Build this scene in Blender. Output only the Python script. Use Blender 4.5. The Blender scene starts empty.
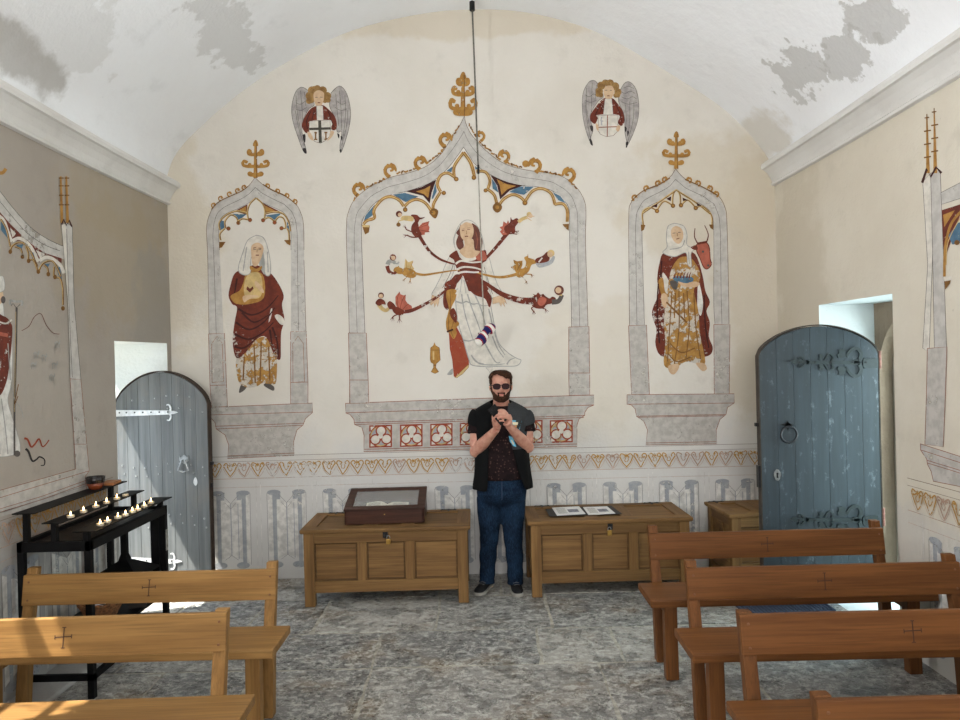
import bpy, bmesh, math, random
from mathutils import Vector, Matrix
from mathutils.geometry import tessellate_polygon
random.seed(7)
S = bpy.context.scene
COL = S.collection
PI = math.pi
# ------------------------------------------------------------------ camera
CAM = Vector((0, 0, 1.80)); F = 720.0
ROLL = 0.0250; PITCH = 2.0 / 720; YAW = 1.0 / 720
fw = Vector((-math.sin(YAW), math.cos(YAW) * math.cos(PITCH), -math.sin(PITCH))).normalized()
r0 = fw.cross(Vector((0, 0, 1))).normalized(); u0 = r0.cross(fw)
RV = (r0 * math.cos(ROLL) - u0 * math.sin(ROLL)).normalized()
UV = RV.cross(fw)
cd = bpy.data.cameras.new('camera'); cam = bpy.data.objects.new('camera', cd); COL.objects.link(cam)
cd.sensor_fit = 'HORIZONTAL'; cd.sensor_width = 36; cd.lens = 36 * F / 960
cd.clip_start = 0.05; cd.clip_end = 200
m = Matrix.Identity(4)
for i in range(3):
    m[i][0] = RV[i]; m[i][1] = UV[i]; m[i][2] = -fw[i]; m[i][3] = CAM[i]
cam.matrix_world = m
S.camera = cam
S.view_settings.view_transform = 'Standard'; S.view_settings.look = 'None'
S.view_settings.gamma = 1; S.view_settings.use_curve_mapping = False

XL, XR, YB, YR = -2.58, 2.48, 6.0, -3.2        # room shell
def ray(x, y):
    return fw + RV * ((x - 480) / F) + UV * ((360 - y) / F)
def on_back(x, y, off=0.0):
    d = ray(x, y); return CAM + d * ((YB - off) / d.y)
def on_left(x, y, off=0.0):
    d = ray(x, y); return CAM + d * ((XL + off) / d.x)
def on_right(x, y, off=0.0):
    d = ray(x, y); return CAM + d * ((XR - off) / d.x)
def on_z(x, y, z=0.0):
    d = ray(x, y); return CAM + d * ((z - CAM.z) / d.z)
def at_y(x, y, Y):
    d = ray(x, y); return CAM + d * (Y / d.y)

# ------------------------------------------------------------------ materials
def lin(c):
    f = lambda v: v / 12.92 if v <= 0.04045 else ((v + 0.055) / 1.055) ** 2.4
    return tuple(f(v / 255) for v in c) + (1,)
class N:
    """tiny node-tree helper"""
    def __init__(s, name):
        s.m = bpy.data.materials.new(name); s.m.use_nodes = True
        s.t = s.m.node_tree; s.b = s.t.nodes['Principled BSDF']; s.geo = None
    def n(s, kind, **kw):
        x = s.t.nodes.new(kind)
        for k, v in kw.items():
            if isinstance(k, str) and hasattr(x, k): setattr(x, k, v)
        return x
    def l(s, a, b): s.t.links.new(a, b)
    def pos(s, obj=False):
        if obj: return s.n('ShaderNodeTexCoord').outputs['Object']
        if not s.geo: s.geo = s.n('ShaderNodeNewGeometry')
        return s.geo.outputs['Position']
    def noise(s, scale, detail=4, rough=.55, vec=None, stretch=None, obj=False, loc=(0,0,0)):
        v = vec or s.pos(obj)
        mp = s.n('ShaderNodeMapping'); mp.inputs['Scale'].default_value = stretch or (1, 1, 1)
        mp.inputs['Location'].default_value = loc
        s.l(v, mp.inputs['Vector'])
        x = s.n('ShaderNodeTexNoise'); x.inputs['Scale'].default_value = scale
        x.inputs['Detail'].default_value = detail; x.inputs['Roughness'].default_value = rough
        s.l(mp.outputs[0], x.inputs['Vector']); return x.outputs['Fac']
    def ramp(s, fac, a, b, va=0, vb=1):
        x = s.n('ShaderNodeMapRange', interpolation_type='SMOOTHSTEP')
        x.inputs['From Min'].default_value = a; x.inputs['From Max'].default_value = b
        x.inputs['To Min'].default_value = va; x.inputs['To Max'].default_value = vb
        s.l(fac, x.inputs['Value']); return x.outputs['Result']
    def math(s, op, a, b=None, clamp=False):
        x = s.n('ShaderNodeMath', operation=op); x.use_clamp = clamp
        for i, v in enumerate((a, b)):
            if v is None: continue
            if isinstance(v, (int, float)): x.inputs[i].default_value = v
            else: s.l(v, x.inputs[i])
        return x.outputs[0]
    def mix(s, fac, a, b):
        x = s.n('ShaderNodeMix', data_type='RGBA')
        for i, v in ((0, fac), (6, a), (7, b)):
            if isinstance(v, (tuple, list)): x.inputs[i].default_value = v
            elif isinstance(v, (int, float)): x.inputs[i].default_value = v
            else: s.l(v, x.inputs[i])
        return x.outputs[2]
    def bump(s, h, strength=.3, dist=.01):
        x = s.n('ShaderNodeBump'); x.inputs['Strength'].default_value = strength
        x.inputs['Distance'].default_value = dist
        s.l(h, x.inputs['Height']); s.l(x.outputs[0], s.b.inputs['Normal'])
    def color(s, c):
        if isinstance(c, tuple): s.b.inputs['Base Color'].default_value = c
        else: s.l(c, s.b.inputs['Base Color'])
    def set(s, **kw):
        for k, v in kw.items():
            s.b.inputs[k.replace('_', ' ')].default_value = v
    def blob(s, c, r, amp=.5, scale=3, soft=.25, loc=(0,0,0)):
        """irregular patch about world point c with radii r"""
        mp = s.n('ShaderNodeVectorMath', operation='SUBTRACT'); s.l(s.pos(), mp.inputs[0]); mp.inputs[1].default_value = c
        dv = s.n('ShaderNodeVectorMath', operation='DIVIDE'); s.l(mp.outputs[0], dv.inputs[0]); dv.inputs[1].default_value = r
        ln = s.n('ShaderNodeVectorMath', operation='LENGTH'); s.l(dv.outputs[0], ln.inputs[0])
        nz = s.noise(scale, 6, .6, loc=loc)
        a = s.math('ADD', ln.outputs['Value'], s.math('MULTIPLY', s.math('SUBTRACT', nz, .5), amp * 4))
        return s.ramp(a, 1 - soft, 1 + soft, 1, 0)
MATS = {}
def simple(name, rgb, rough=.6, metal=0, var=.12, scale=12, bump=0, bscale=60, **kw):
    if name in MATS: return MATS[name]
    k = N(name); c = lin(rgb)
    dk = tuple(v * (1 - var) for v in c[:3]) + (1,); lt = tuple(min(1, v * (1 + var)) for v in c[:3]) + (1,)
    k.color(k.mix(k.ramp(k.noise(scale, obj=True), .3, .7), dk, lt))
    k.set(Roughness=rough, Metallic=metal, **kw)
    if bump: k.bump(k.noise(bscale, obj=True), bump, .004)
    MATS[name] = k.m; return k.m
def plaster(name, base, warm, stain_list=(), rough=.92, cracks=0, bstr=.5):
    k = N(name)
    c = k.mix(k.ramp(k.noise(.9, 5, .6), .3, .72), lin(base), lin(warm))
    c = k.mix(k.math('MULTIPLY', k.ramp(k.noise(3.1, 6, .65, loc=(3, 1, 7)), .56, .74), .28), c, lin(tuple(v * .86 for v in warm)))
    c = k.mix(k.math('MULTIPLY', k.ramp(k.noise(38, 3, .6, loc=(1, 5, 2)), .70, .78), .35), c, lin(tuple(v * .72 for v in warm)))
    for (cc, rr, col, st, amp, sc, *sf) in stain_list:
        c = k.mix(k.math('MULTIPLY', k.blob(cc, rr, amp, sc, soft=(sf[0] if sf else .25), loc=(cc[0] * 3, cc[2], 1)), st), c, lin(col))
    k.color(c); k.set(Roughness=rough)
    k.bump(k.math('ADD', k.noise(5, 4), k.math('MULTIPLY', k.noise(45, 4), .25)), bstr, .02)
    return k.m
def paint(name, rgb, wear=.16, alt=None, wscale=26):
    """mural paint: flat colour with brushy variation, worn through where the plaster shows"""
    if name in MATS: return MATS[name]
    k = N(name); c = lin(rgb); a = lin(alt) if alt else tuple(v * .72 for v in c[:3]) + (1,)
    k.color(k.mix(k.ramp(k.noise(17, 4, .6, loc=(2, 2, 9)), .35, .65), c, a))
    k.set(Roughness=.9)
    n1 = k.noise(wscale, 7, .68, loc=(4, 0, 1)); n2 = k.noise(2.3, 3, .5)
    th = k.math('ADD', n1, k.math('MULTIPLY', k.math('SUBTRACT', n2, .5), .55))
    al = k.ramp(th, .70 - wear, .76 - wear, 1, .12)
    k.l(al, k.b.inputs['Alpha'])
    MATS[name] = k.m; return k.m
def wood(name, a, b, axis=0, rough=.42, scale=1.0, knots=True):
    if name in MATS: return MATS[name]
    k = N(name)
    st = [22, 22, 22]; st[axis] = 1.3
    g = k.noise(scale, 6, .62, stretch=tuple(st), obj=True)
    st2 = [120, 120, 120]; st2[axis] = 3
    g2 = k.noise(scale, 3, .5, stretch=tuple(st2), obj=True)
    c = k.mix(k.ramp(g, .32, .68), lin(a), lin(b))
    c = k.mix(k.math('MULTIPLY', k.ramp(g2, .45, .75), .45), c, lin(tuple(v * .72 for v in b)))
    if knots:
        w = k.n('ShaderNodeTexVoronoi'); mp = k.n('ShaderNodeMapping'); s3 = [6, 6, 6]; s3[axis] = 1.6
        mp.inputs['Scale'].default_value = s3; k.l(k.pos(True), mp.inputs['Vector']); k.l(mp.outputs[0], w.inputs['Vector'])
        w.inputs['Scale'].default_value = .8
        c = k.mix(k.math('MULTIPLY', k.ramp(w.outputs['Distance'], .02, .09, 1, 0), .6), c, lin(tuple(v * .45 for v in b)))
    oi = k.n('ShaderNodeObjectInfo')
    hv = k.n('ShaderNodeHueSaturation'); k.l(c, hv.inputs['Color'])
    k.l(k.ramp(oi.outputs['Random'], 0, 1, .88, 1.1), hv.inputs['Value'])
    k.color(hv.outputs[0]); k.set(Roughness=rough + .1, Specular_IOR_Level=.22)
    k.bump(g2, .12, .002)
    MATS[name] = k.m; return k.m

# ------------------------------------------------------------------ mesh builder
class MB:
    def __init__(s): s.bm = bmesh.new(); s.mi = 0
    def _v(s, pts): return [s.bm.verts.new(p) for p in pts]
    def face(s, vs):
        try: f = s.bm.faces.new(vs); f.material_index = s.mi; return f
        except ValueError: return None
    def box(s, x0, x1, y0, y1, z0, z1, M=None):
        P = [Vector((x, y, z)) for z in (z0, z1) for y in (y0, y1) for x in (x0, x1)]
        if M: P = [M @ p for p in P]
        v = s._v(P)
        for q in ((0, 2, 3, 1), (4, 5, 7, 6), (0, 1, 5, 4), (2, 6, 7, 3), (0, 4, 6, 2), (1, 3, 7, 5)):
            s.face([v[i] for i in q])
        return s
    def hexa(s, P):      # 8 explicit corners, same order as box
        v = s._v(P)
        for q in ((0, 2, 3, 1), (4, 5, 7, 6), (0, 1, 5, 4), (2, 6, 7, 3), (0, 4, 6, 2), (1, 3, 7, 5)):
            s.face([v[i] for i in q])
        return s
    def tube(s, pts, rad, seg=10, cap=True, flat=1.0, side=None):
        pts = [Vector(p) for p in pts]; n = len(pts)
        if not isinstance(rad, (list, tuple)): rad = [rad] * n
        rings = []; up = None
        for i, p in enumerate(pts):
            d = (pts[min(i + 1, n - 1)] - pts[max(i - 1, 0)]).normalized()
            if up is None:
                a = Vector(side) if side else (Vector((0, 0, 1)) if abs(d.z) < .9 else Vector((1, 0, 0)))
                up = (a - d * a.dot(d)).normalized()
            else: up = (up - d * up.dot(d)).normalized()
            sd = d.cross(up)
            rings.append(s._v([p + (up * math.cos(t) + sd * math.sin(t) * flat) * rad[i] for t in [2 * PI * k / seg for k in range(seg)]]))
        for a, b in zip(rings, rings[1:]):
            for k in range(seg): s.face([a[k], a[(k + 1) % seg], b[(k + 1) % seg], b[k]])
        if cap: s.face(rings[0][::-1]); s.face(rings[-1])
        return s
    def ring_loft(s, rings, closed=True, cap=True):
        R = [s._v(r) for r in rings]; n = len(R[0])
        for a, b in zip(R, R[1:]):
            for k in range(n if closed else n - 1): s.face([a[k], a[(k + 1) % n], b[(k + 1) % n], b[k]])
        if cap: s.face(R[0][::-1]); s.face(R[-1])
        return s
    def lathe(s, prof, c=(0, 0, 0), seg=20, cap=True):
        return s.ring_loft([[Vector((c[0] + r * math.cos(2 * PI * k / seg), c[1] + r * math.sin(2 * PI * k / seg), c[2] + z)) for k in range(seg)] for r, z in prof], cap=cap)
    def ell(s, c, r, seg=16, rg=10, M=None):
        c = Vector(c); rings = []
        for i in range(1, rg):
            t = PI * i / rg
            rings.append([c + Vector((r[0] * math.sin(t) * math.cos(p), r[1] * math.sin(t) * math.sin(p), -r[2] * math.cos(t))) for p in [2 * PI * k / seg for k in range(seg)]])
        if M: rings = [[c + M @ (p - c) for p in q] for q in rings]
        return s.ring_loft(rings)
    def prism(s, poly, d):      # poly 3d points extruded by vector d
        d = Vector(d); poly = [Vector(p) for p in poly]
        a = s._v(poly); b = s._v([p + d for p in poly]); n = len(a)
        for k in range(n): s.face([a[k], a[(k + 1) % n], b[(k + 1) % n], b[k]])
        for t in tessellate_polygon([poly]):
            s.face([a[i] for i in t]); s.face([b[i] for i in t][::-1])
        return s
    def build(s, name, mat, parent=None, bevel=0, smooth=False, mods=None, kind=None):
        bmesh.ops.recalc_face_normals(s.bm, faces=s.bm.faces)
        me = bpy.data.meshes.new(name); s.bm.to_mesh(me); s.bm.free()
        o = bpy.data.objects.new(name, me); COL.objects.link(o)
        for q in (mat if isinstance(mat, (list, tuple)) else [mat]): me.materials.append(q)
        if smooth:
            for p in me.polygons: p.use_smooth = True
        if bevel:
            b = o.modifiers.new('bevel', 'BEVEL'); b.width = bevel; b.segments = 2; b.limit_method = 'ANGLE'
        if parent: o.parent = parent
        if kind: o['kind'] = kind
        return o
def thing(name, label, cat, loc=(0, 0, 0), rz=0, group=None):
    o = bpy.data.objects.new(name, None); COL.objects.link(o); o.empty_display_size = .05
    o.location = loc; o.rotation_euler = (0, 0, rz); o['label'] = label; o['category'] = cat
    if group: o['group'] = group
    return o
def tag(o, label, cat, group=None):
    o['label'] = label; o['category'] = cat
    if group: o['group'] = group
    return o
def dup(root, loc, rz, label, group=None):
    r = root.copy(); COL.objects.link(r); r.location = loc; r.rotation_euler = (0, 0, rz); r['label'] = label
    if group: r['group'] = group
    for ch in list(root.children):
        c = ch.copy(); COL.objects.link(c); c.parent = r
        for g in list(ch.children):
            d = g.copy(); COL.objects.link(d); d.parent = c
    return r
def crom(pts, per=6, closed=False):
    P = [Vector(p) for p in pts]; n = len(P); out = []
    rng = range(n) if closed else range(n - 1)
    for i in rng:
        if closed: a, b, c, d = P[(i - 1) % n], P[i], P[(i + 1) % n], P[(i + 2) % n]
        else: a, b, c, d = P[max(i - 1, 0)], P[i], P[i + 1], P[min(i + 2, n - 1)]
        for k in range(per):
            t = k / per
            out.append(.5 * ((2 * b) + (c - a) * t + (2 * a - 5 * b + 4 * c - d) * t * t + (3 * b - a - 3 * c + d) * t ** 3))
    if not closed: out.append(P[-1])
    return out

VP = [(-2.60, 3.28), (-2.52, 3.52), (-2.325, 3.745), (-1.91, 4.09), (-1.49, 4.34), (-.99, 4.55), (-.41, 4.68), (0, 4.705), (.45, 4.66), (.95, 4.52), (1.32, 4.33), (1.75, 4.05), (2.10, 3.79), (2.36, 3.50), (2.50, 3.28)]
def on_vault(x, y):
    d = ray(x, y); t = .5
    while t < 8:
        p = CAM + d * t
        if p.z > 3.28:
            for a, c in zip(VP, VP[1:]):
                if a[0] <= p.x <= c[0] and p.z >= a[1] + (c[1] - a[1]) * (p.x - a[0]) / (c[0] - a[0]): return tuple(p)
        if p.y > YB: break
        t += .01
    return tuple(p)
# ------------------------------------------------------------------ room shell
DAMP = (162, 148, 124)
m_back = plaster('plaster_cream', (217, 212, 203), (207, 201, 190), [
    ((-2.5, 6, 2.8), (.34, 1, .9), (200, 186, 156), .38, .5, 3),
    ((2.45, 6, 2.4), (.45, 1, 1.4), (196, 184, 162), .6, .5, 3),
    ((1.9, 6, 3.1), (.7, 1, .5), (200, 188, 166), .5, .5, 3),
    ((.9, 6, 1.7), (.5, 1, .5), (206, 196, 178), .4, .6, 3),
    ((0, 6, 4.6), (2.0, 1, .12), (196, 180, 150), .4, .6, 3),
    ((0, 6, 0.3), (6, 1, .85), (204, 203, 201), .75, .35, 2)])
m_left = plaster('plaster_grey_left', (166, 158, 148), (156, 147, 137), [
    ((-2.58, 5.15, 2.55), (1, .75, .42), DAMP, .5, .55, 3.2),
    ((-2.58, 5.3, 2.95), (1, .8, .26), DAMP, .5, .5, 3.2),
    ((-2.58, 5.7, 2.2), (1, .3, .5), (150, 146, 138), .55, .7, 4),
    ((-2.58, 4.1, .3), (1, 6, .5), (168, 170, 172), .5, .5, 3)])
m_right = plaster('plaster_cream_right', (212, 205, 190), (202, 193, 176), [
    ((2.48, 5.6, 2.2), (1, .5, 1.1), (190, 180, 160), .6, .5, 3),
    ((2.48, 4.1, .3), (1, 6, .5), (190, 188, 184), .5, .5, 3)])
GR = (184, 183, 180)
m_ceil = plaster('limewash_white', (243, 245, 248), (237, 238, 240), [
    (on_vault(228, 36), (.20, .55, .16), GR, .4, .8, 5, .12), (on_vault(60, 25), (.28, .45, .3), (216, 216, 215), .5, .8, 5, .15),
    (on_vault(14, 55), (.16, .5, .12), (176, 173, 168), .8, .5, 4),
    (on_vault(798, 72), (.14, .30, .2), GR, .7, .9, 6, .10), (on_vault(845, 58), (.11, .26, .18), GR, .7, .9, 6, .10), (on_vault(868, 15), (.19, .2, .14), GR, .7, .9, 6, .10),
    (on_vault(758, 140), (.18, .5, .25), (204, 197, 182), .6, .5, 4)])
m_trim = plaster('limewash_trim', (222, 221, 218), (208, 205, 200), [])
m_reveal = plaster('limewash_reveal', (222, 229, 230), (212, 220, 221), [], bstr=.8)
m_stone = plaster('carved_stone', (196, 190, 176), (160, 150, 134), [], bstr=1)

def wall_holes(name, axis, pos, thick, ur, vr, holes, mat, mat2):
    """vertical wall; axis 'x': plane x=pos, u=y ; thickness grows outward (sign of thick)"""
    us = sorted(set([ur[0], ur[1]] + [h[0] for h in holes] + [h[1] for h in holes]))
    vs = sorted(set([vr[0], vr[1]] + [h[2] for h in holes] + [h[3] for h in holes]))
    P = (lambda u, v, w: Vector((pos + w, u, v))) if axis == 'x' else (lambda u, v, w: Vector((u, pos + w, v)))
    b = MB()
    inh = lambda u, v: any(h[0] < u < h[1] and h[2] < v < h[3] for h in holes)
    for i in range(len(us) - 1):
        for j in range(len(vs) - 1):
            u0_, u1_, v0, v1 = us[i], us[i + 1], vs[j], vs[j + 1]
            if inh((u0_ + u1_) / 2, (v0 + v1) / 2): continue
            for w in (0, thick):
                b.face(b._v([P(u0_, v0, w), P(u1_, v0, w), P(u1_, v1, w), P(u0_, v1, w)]))
    b.mi = 1
    for (a, c, d, e) in holes:
        for (p, q) in (((a, d), (a, e)), ((c, d), (c, e)), ((a, e), (c, e)), ((a, d), (c, d))):
            b.face(b._v([P(*p, 0), P(*q, 0), P(*q, thick), P(*p, thick)]))
    b.mi = 0
    a, c = ur; d, e = vr
    for (p, q) in (((a, d), (a, e)), ((c, d), (c, e)), ((a, e), (c, e))):
        b.face(b._v([P(*p, 0), P(*q, 0), P(*q, thick), P(*p, thick)]))
    bmesh.ops.remove_doubles(b.bm, verts=b.bm.verts, dist=1e-5)
    return b.build(name, [mat, mat2], kind='structure')
LW = .60; RW = .85
DL = (5.07, 5.92, 0, 1.985); DR = (4.33, 5.27, 0, 2.125)
WL = (2.35, 3.05, 1.45, 3.44); WR = (1.0, 1.8, 1.3, 2.9)
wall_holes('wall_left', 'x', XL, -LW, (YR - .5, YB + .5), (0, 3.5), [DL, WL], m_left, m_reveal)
wall_holes('wall_right', 'x', XR, RW, (YR - .5, YB + .5), (0, 3.5), [DR, WR], m_right, m_reveal)
wall_holes('wall_back', 'y', YB, .5, (XL, XR), (0, 5.0), [], m_back, m_reveal)
wall_holes('wall_front', 'y', YR, -.5, (XL, XR), (0, 5.0), [(-1.1, 1.1, 1.1, 3.7)], m_back, m_reveal)
# barrel vault
prof = [(-2.60, 3.28), (-2.52, 3.52), (-2.325, 3.745), (-1.91, 4.09), (-1.49, 4.34), (-.99, 4.55), (-.41, 4.68), (0, 4.705), (.45, 4.66), (.95, 4.52), (1.32, 4.33), (1.75, 4.05), (2.10, 3.79), (2.36, 3.50), (2.50, 3.28)]
pc = crom([(x, 0, z) for x, z in prof], 5)
b = MB(); rows = []
ys = [YR - .5 + (YB + .5 - YR + .5) * i / 50 for i in range(51)]
for y in ys: rows.append(b._v([Vector((p.x, y, p.z)) + Vector((0, 0, .006 * math.sin(y * 3 + p.x * 4))) for p in pc]))
for r1, r2 in zip(rows, rows[1:]):
    for k in range(len(pc) - 1): b.face([r1[k], r1[k + 1], r2[k + 1], r2[k]])
o = b.build('ceiling', m_ceil, smooth=True, kind='structure')
sm = o.modifiers.new('solid', 'SOLIDIFY'); sm.thickness = .25; sm.offset = 1
for p in o.data.polygons: pass
# make the solid grow upwards (normals may point either way after recalculation)
if o.data.polygons[len(o.data.polygons) // 2].normal.z < 0: sm.offset = -1
def cornice(name, X, sg, dz=0):
    pr = [(0, 3.125), (.025, 3.13), (.032, 3.145), (.02, 3.155), (.035, 3.19), (.06, 3.23), (.088, 3.258), (.108, 3.263), (.114, 3.285), (.105, 3.31), (.07, 3.325), (0, 3.33)]
    b = MB(); n = 30; rows = []
    for i in range(n + 1):
        y = YR + (YB - YR) * i / n; w = .004 * math.sin(y * 2.3)
        rows.append([Vector((X + sg * o_, y, z + w + dz)) for o_, z in pr])
    b.ring_loft(rows)
    return b.build(name, m_trim, kind='structure')
cornice('trim_1', XL, 1, .01); cornice('trim_2', XR, -1, .04)
# low plaster plinth at the foot of the left wall
b = MB(); b.box(XL, -2.36, 2.2, 5.05, 0, .03); b.build('trim_3', m_left, bevel=.01, kind='structure')

# doorway stone arches at the outer side of the reveals
def pointed(y0, y1, zs, za, n=10):
    """four-centred arch outline from (y0,zs) up to apex and down to (y1,zs)"""
    L = []; mid = (y0 + y1) / 2; hw = (y1 - y0) / 2
    for i in range(n + 1):
        t = i / n; a = t * PI / 2
        x = hw * (1 - math.cos(a) ** 1.0 * 1.0)
        u = 1 - (1 - math.sin(a) ** .9)
        L.append((y0 + hw * (1 - math.cos(a)), zs + (za - zs) * (.86 * math.sin(a) + .14 * (t ** 1.0))))
    R = [(y0 + y1 - y, z) for y, z in L[::-1][1:]]
    return L + R
def arch_block(name, xa, xb, y0, y1, ztop, ia, ib, zs, za, mat):
    """block filling y0..y1, z0..ztop with a pointed opening ia..ib"""
    arch = pointed(ia, ib, zs, za)
    b = MB()
    for (p, q) in [((y0, 0), (ia, 0)), ((ib, 0), (y1, 0))]:
        b.box(min(xa, xb), max(xa, xb), p[0], q[0], 0, zs)
    n = len(arch)
    for i in range(n - 1):
        a, c = arch[i], arch[i + 1]
        b.hexa([Vector((x, y, z)) for (y, z) in ((a[0], a[1]), (a[0], ztop), ) for x in (xa, xb)] + [Vector((x, y, z)) for (y, z) in ((c[0], c[1]), (c[0], ztop)) for x in (xa, xb)])
    for (p, q) in ((y0, ia), (ib, y1)): b.box(min(xa, xb), max(xa, xb), p, q, zs, ztop)
    return b.build(name, mat, kind='structure', bevel=.01)
arch_block('trim_4', XR + .50, XR + .80, DR[0], DR[1], DR[3], DR[0] + .06, DR[1] - .16, 1.55, 2.0, m_stone)
arch_block('trim_5', XR + .40, XR + .50, DR[0], DR[1], DR[3], DR[0] + .02, DR[1] - .05, 1.62, 2.07, plaster('weathered_rebate', (150, 132, 112), (116, 98, 82), [], bstr=1))

# windows outside the view: left read from dapples, right and rear added for fill
m_glass = N('old_window_glass'); m_glass.set(Base_Color=(.95, 1, .98, 1), Roughness=.02, Alpha=.12); m_glass = m_glass.m
m_lead = simple('window_lead', (60, 62, 66), .6)
def window(name, axis, pos, u0_, u1_, v0, v1, nu, nv):
    b = MB(); w = .012
    for i in range(nu + 1):
        u = u0_ + (u1_ - u0_) * i / nu; t = .03 if i in (0, nu) else w
        if axis == 'x': b.box(pos - .02, pos + .02, u - t, u + t, v0, v1)
        else: b.box(u - t, u + t, pos - .02, pos + .02, v0, v1)
    for j in range(nv + 1):
        v = v0 + (v1 - v0) * j / nv; t = .03 if j in (0, nv) else w
        if axis == 'x': b.box(pos - .018, pos + .018, u0_, u1_, v - t, v + t)
        else: b.box(u0_, u1_, pos - .018, pos + .018, v - t, v + t)
    fr = b.build(name, m_lead, kind='structure')
    g = MB()
    if axis == 'x': g.box(pos - .003, pos + .003, u0_, u1_, v0, v1)
    else: g.box(u0_, u1_, pos - .003, pos + .003, v0, v1)
    g.build('pane', m_glass, fr)
window('window_1', 'x', XL - .5, WL[0], WL[1], WL[2], WL[3], 2, 5)
window('window_2', 'x', XR + .5, WR[0], WR[1], WR[2], WR[3], 2, 5)
window('window_3', 'y', YR - .3, -1.1, 1.1, 1.1, 3.7, 4, 6)

# ------------------------------------------------------------------ flagstone floor
k = N('flagstone')
rnd = k.n('ShaderNodeNewGeometry').outputs['Random Per Island']
base = k.mix(k.ramp(rnd, 0, 1), lin((114, 114, 113)), lin((162, 158, 150)))
wn = k.noise(2.2, 5, .6)
c = k.mix(k.math('MULTIPLY', k.ramp(wn, .50, .66), .8), base, lin((130, 116, 98)))
flk = k.noise(19, 8, .72, stretch=(1, 1.15, 1)); flk2 = k.noise(6.5, 5, .7, loc=(2, 8, 0))
c = k.mix(k.math('MULTIPLY', k.ramp(flk, .51, .58), .65), c, lin((204, 204, 198)))
c = k.mix(k.math('MULTIPLY', k.ramp(flk2, .52, .58), .5), c, lin((66, 68, 66)))
vn = k.noise(2.6, 6, .7, loc=(9, 4, 0)); c = k.mix(k.math('MULTIPLY', k.ramp(k.math('ABSOLUTE', k.math('SUBTRACT', vn, .5)), .0, .014, 1, 0), .7), c, lin((196, 194, 186)))
c = k.mix(k.math('MULTIPLY', k.ramp(k.noise(60, 4, .7), .60, .7), .5), c, lin((70, 70, 68)))
k.color(c); k.set(Roughness=.5)
k.l(k.ramp(flk, .3, .7, .22, .5), k.b.inputs['Roughness'])
k.bump(k.math('ADD', k.math('MULTIPLY', flk, .5), k.math('ADD', k.ramp(flk2, .50, .58, 0, .6), k.math('MULTIPLY', k.noise(3.0, 4), .8))), .85, .02)
m_flag = k.m
m_mortar = simple('floor_mortar', (168, 164, 152), .9, var=.3, scale=20, bump=.4)
def fl(x, y):
    p = on_z(280 + x / 2.526, 580 + y / 2.526); return (p.x, p.y)
# slab corners: rows front-to-back in world metres, columns taken from the photographed joints
r_y = [YR, -2.2, -1.1, -.1, .9, 1.8, 2.7, 3.52, fl(400, 218)[1], fl(400, 128)[1], fl(400, 42)[1], 6.15]
def jit(a, s=.03): return a + random.uniform(-s, s)
cols = {}
X3 = lambda px, py: fl(px, py)[0]
cols[10] = [XL - .7, -2.1, -1.45, X3(170, 20), X3(398, 60), X3(560, 30), X3(668, 45), 1.55, 2.1, XR + .9]
cols[9] = [XL - .7, -2.25, X3(-60, 90), X3(110, 85), X3(398, 95), X3(680, 80), X3(955, 75), 2.0, XR + .9]
cols[8] = [XL - .7, -2.2, X3(-10, 180), X3(245, 175), X3(655, 170), X3(850, 160), X3(990, 160), XR + .9]
cols[7] = [XL - .7, -1.9, -1.35, X3(210, 290), X3(835, 290), 1.45, XR + .9]
b = MB(); bd = MB()
bd.box(XL - .7, XR + .9, YR, 6.0, -.12, -.004)
for r in range(len(r_y) - 1):
    y0, y1 = r_y[r], r_y[r + 1]
    key = {10: 10, 9: 9, 8: 8, 7: 7}.get(r)
    if key: xs = cols[key]
    else:
        xs = [XL - .7]
        while xs[-1] < XR + .2: xs.append(xs[-1] + random.uniform(.55, 1.3))
        xs[-1] = XR + .9
    for a, c_ in zip(xs, xs[1:]):
        g = .008 + random.uniform(0, .004); lift = random.uniform(-.003, .003)
        skx = (a * .02)
        P = [(a + g, y0 + g), (c_ - g, y0 + g), (c_ - g, y1 - g), (a + g, y1 - g)]
        n = 7; out = []
        for i in range(4):
            p, q = P[i], P[(i + 1) % 4]
            for j in range(n):
                t = j / n; w = .007 if 0 < j else .012
                out.append(Vector((p[0] + (q[0] - p[0]) * t + random.uniform(-w, w), p[1] + (q[1] - p[1]) * t + random.uniform(-w, w), lift)))
        b.prism(out, (0, 0, -.03))
fo = b.build('floor', [m_flag], kind='structure', bevel=.004)
mo = bd.build('mortar_bed', m_mortar, fo)
# ground outside
m_gr = simple('gravel_path', (168, 160, 144), .95, var=.3, scale=8, bump=.5)
b = MB(); b.box(-14, XL - .7, -8, 14, -.12, -.02); b.box(XR + .9, 14, -8, 14, -.12, -.02); b.build('ground', m_gr, kind='structure')
# ------------------------------------------------------------------ wall paintings
p_grey = paint('paint_stone_grey', (194, 190, 184), .08, (178, 174, 168), 14)
p_grey2 = paint('paint_stone_band', (188, 183, 176), .08, (170, 165, 158), 18)
p_line = paint('paint_brown_line', (128, 108, 92), .02)
p_dark = paint('paint_dark_line', (92, 86, 82), .02)
p_redl = paint('paint_red_line', (150, 94, 74), .10)
p_gold = paint('paint_ochre', (176, 132, 66), .06, (152, 108, 48))
p_gold2 = paint('paint_ochre_dark', (130, 90, 40), .04)
p_gold3 = paint('paint_pale_ochre', (206, 178, 122), .04)
p_blue = paint('paint_blue', (82, 116, 138), .08, (68, 98, 122))
p_dred = paint('paint_dark_red', (112, 48, 30), .10, (92, 38, 26))
p_dred2 = paint('paint_deep_red', (64, 24, 20), .03)
p_oran = paint('paint_brick_red', (148, 70, 44), .12, (146, 60, 38))
p_salm = paint('paint_salmon', (178, 98, 78), .05)
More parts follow.
